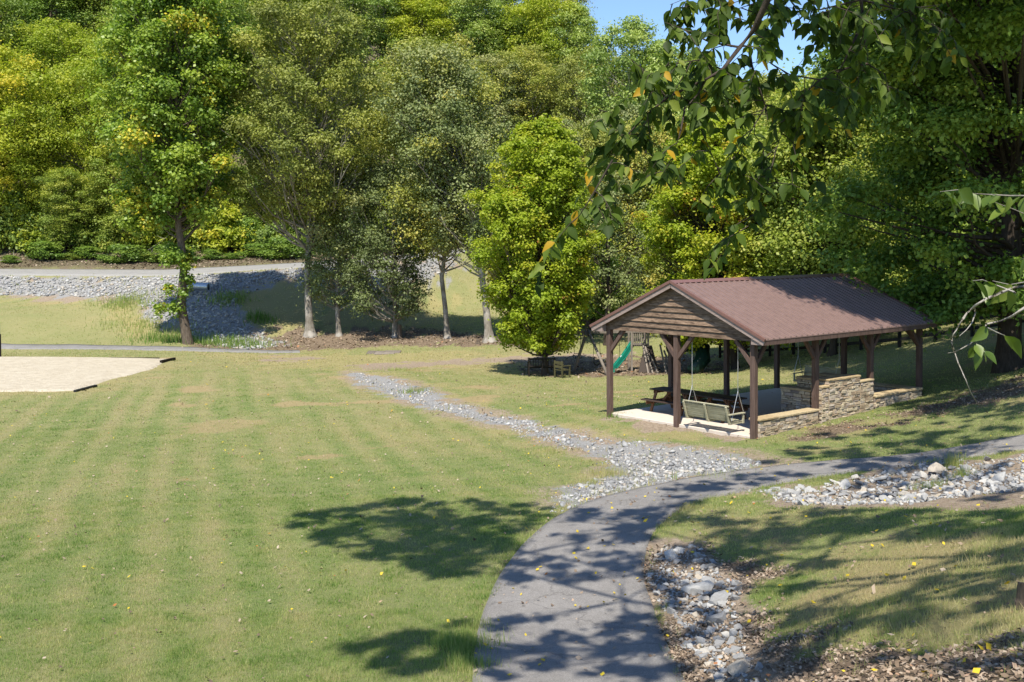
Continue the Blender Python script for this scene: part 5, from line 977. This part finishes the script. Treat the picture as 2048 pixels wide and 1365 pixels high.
TW = [([(1640,-60),(1590,-20),(1500,10),(1440,30)], .006, .2, 16), ([(1722,-40),(1780,10),(1850,40),(1900,70)], .006, .6, 14), ([(1640,-40),(1660,20),(1650,60)], .005, .3, 14), ([(1560,-60),(1440,-30),(1340,10)], .006, 0, 14), ([(1800,-40),(1820,20),(1830,70)], .005, .5, 14), ([(1445,140),(1400,120),(1340,130),(1290,160)], .005, 0, 14), ([(1640,-330),(1575,-120),(1535,0),(1508,60),(1480,95),(1445,140),(1410,160)], .028, -.5, 4), ([(1410,160),(1370,178),(1340,192),(1295,228),(1250,275),(1225,320),(1200,365)], .010, .1, 13), ([(1225,320),(1185,390),(1160,430),(1118,475)], .006, 0, 10),
      ([(1497,90),(1503,130),(1512,160),(1532,215),(1535,240)], .011, .1, 8), ([(1480,95),(1420,85),(1370,60),(1330,45)], .008, -.1, 14), ([(1535,0),(1460,-8),(1400,5),(1350,20)], .008, .1, 14), ([(1370,215),(1362,260),(1345,320),(1330,355)], .007, -.2, 8), ([(1410,160),(1395,190),(1372,215)], .009, -.1, 10),
      ([(1700,-300),(1715,-80),(1722,0),(1728,60),(1735,128),(1722,175),(1700,215)], .016, .4, 7), ([(1735,128),(1690,138),(1640,160),(1600,195),(1570,250),(1552,300)], .008, .3, 14), ([(1716,65),(1695,110),(1670,160)], .012, .4, 5), ([(1640,160),(1580,150),(1530,120),(1490,130)], .006, .2, 15),
      ([(1552,300),(1540,350),(1520,400),(1495,455)], .005, .2, 14), ([(1530,215),(1480,300),(1440,350)], .005, 0, 15), ([(1722,0),(1640,20),(1560,15)], .008, .3, 13), ([(1722,0),(1800,20),(1880,10)], .008, .5, 14), ([(1250,275),(1215,250),(1195,215)], .004, 0, 12), ([(1330,192),(1300,150),(1250,110)], .004, .1, 13), ([(1295,228),(1300,280),(1280,330)], .004, .1, 13), ([(1440,350),(1420,300),(1400,250)], .004, .1, 10), ([(1735,128),(1770,150),(1780,190)], .006, .4, 8),([(1600,195),(1605,240),(1585,290)],.004,.2,10)]
spray(shade_tree, TW, 7.0, 2, .108, rnd, NEARM, 'hanging_foliage', TB, yel=.022)
o = [c for c in shade_tree.children if c.name.startswith('hanging_branch')][0]
# link from the top of the hanging limbs to the trunk
m = MB(); 
for a_, r_ in (((1640, -330), .03), ((1700, -300), .025)): p = at(*a_, 7.2 if a_[0] < 1690 else 7.4) - TB; m.tube([p, p.lerp(tk[5], .35) + Vector((0, 0, .5)), p.lerp(tk[5], .7) + Vector((0, 0, .4)), tk[5]], [r_, r_ * 1.6, r_ * 2.2, r_ * 3], 7, cap=False)
m.build('limb', BK_DRK, shade_tree, smooth=True)
# ---- sunlit sprig of a second tree at the right edge
T2 = Vector((5.6, 4.6, 0)); T2.z = float(H(T2.x, T2.y)) - .2
t2 = empty('young_tree', T2, 0, 'young tree reaching in from the right edge with pale bare twigs and sunlit leaves', 'tree'); D2 = 4.3
m = MB(); hz = CAMZ - T2.z
m.tube([(0, 0, 0), (.03, 0, .6), (.0, .02, hz * .7), (.05, 0, hz + .2), (.0, .1, hz + 1.6)], [.08, .06, .045, .03, .012], 8)
for a_ in ((2075, 600), (2075, 392), (2075, 570)): p = at(*a_, D2) - T2; s0 = Vector((.03, 0, p.z - .25)); m.tube([s0, s0.lerp(p, .5) + Vector((0, 0, .08)), p], [.018, .012, .007], 6, cap=False)
m.build('trunk', BK_GREY, t2, smooth=True)
def sp(x, y): return (1780 + x / 6.205, 560 + y / 6.205)
TW2 = [([(2075,570),(2030,575),sp(1390,155),sp(1280,200),sp(1180,240),sp(1060,320),sp(960,410),sp(900,490),sp(860,560),sp(820,620),sp(790,680),sp(765,770),sp(775,830),sp(800,900),sp(850,1040),sp(900,1150),sp(930,1220),sp(965,1310),(1944,790),(1954,805)], .0062, 0, 0),
       ([(2075,600),sp(1663,350),sp(1500,460),sp(1340,520),sp(1200,550),sp(1150,630),sp(1070,730),sp(990,800),sp(880,860),sp(800,895),sp(720,910)], .0058, .03, 0), ([sp(1050,345),sp(1060,400),sp(1020,530),sp(950,620),sp(860,700)], .004, 0, 0),
       ([(2075,392),(2020,392),(1985,390),(1950,388),(1915,380),(1880,384)], .0035, 0, 14), ([(2030,585),(1990,570),(1965,560),(1945,562)], .0035, -.05, 9), ([(2075,560),(2020,570),(1985,562)], .003, -.05, 8), ([sp(1200,590),sp(1320,650),sp(1420,690),(2030,690)], .003, 0, 12), ([(2075,505),(2040,520)], .003, 0, 14), ([sp(1060,790),sp(1120,840),sp(1180,900)], .0028, 0, 16), ([(2075,440),(2030,420),(1990,405)], .003, .1, 12)]
spray(t2, TW2, D2, 1, .10, random.Random(8), SPRIGM, 'sprig_foliage', T2, hang=.7, sub=False, yel=0.0)
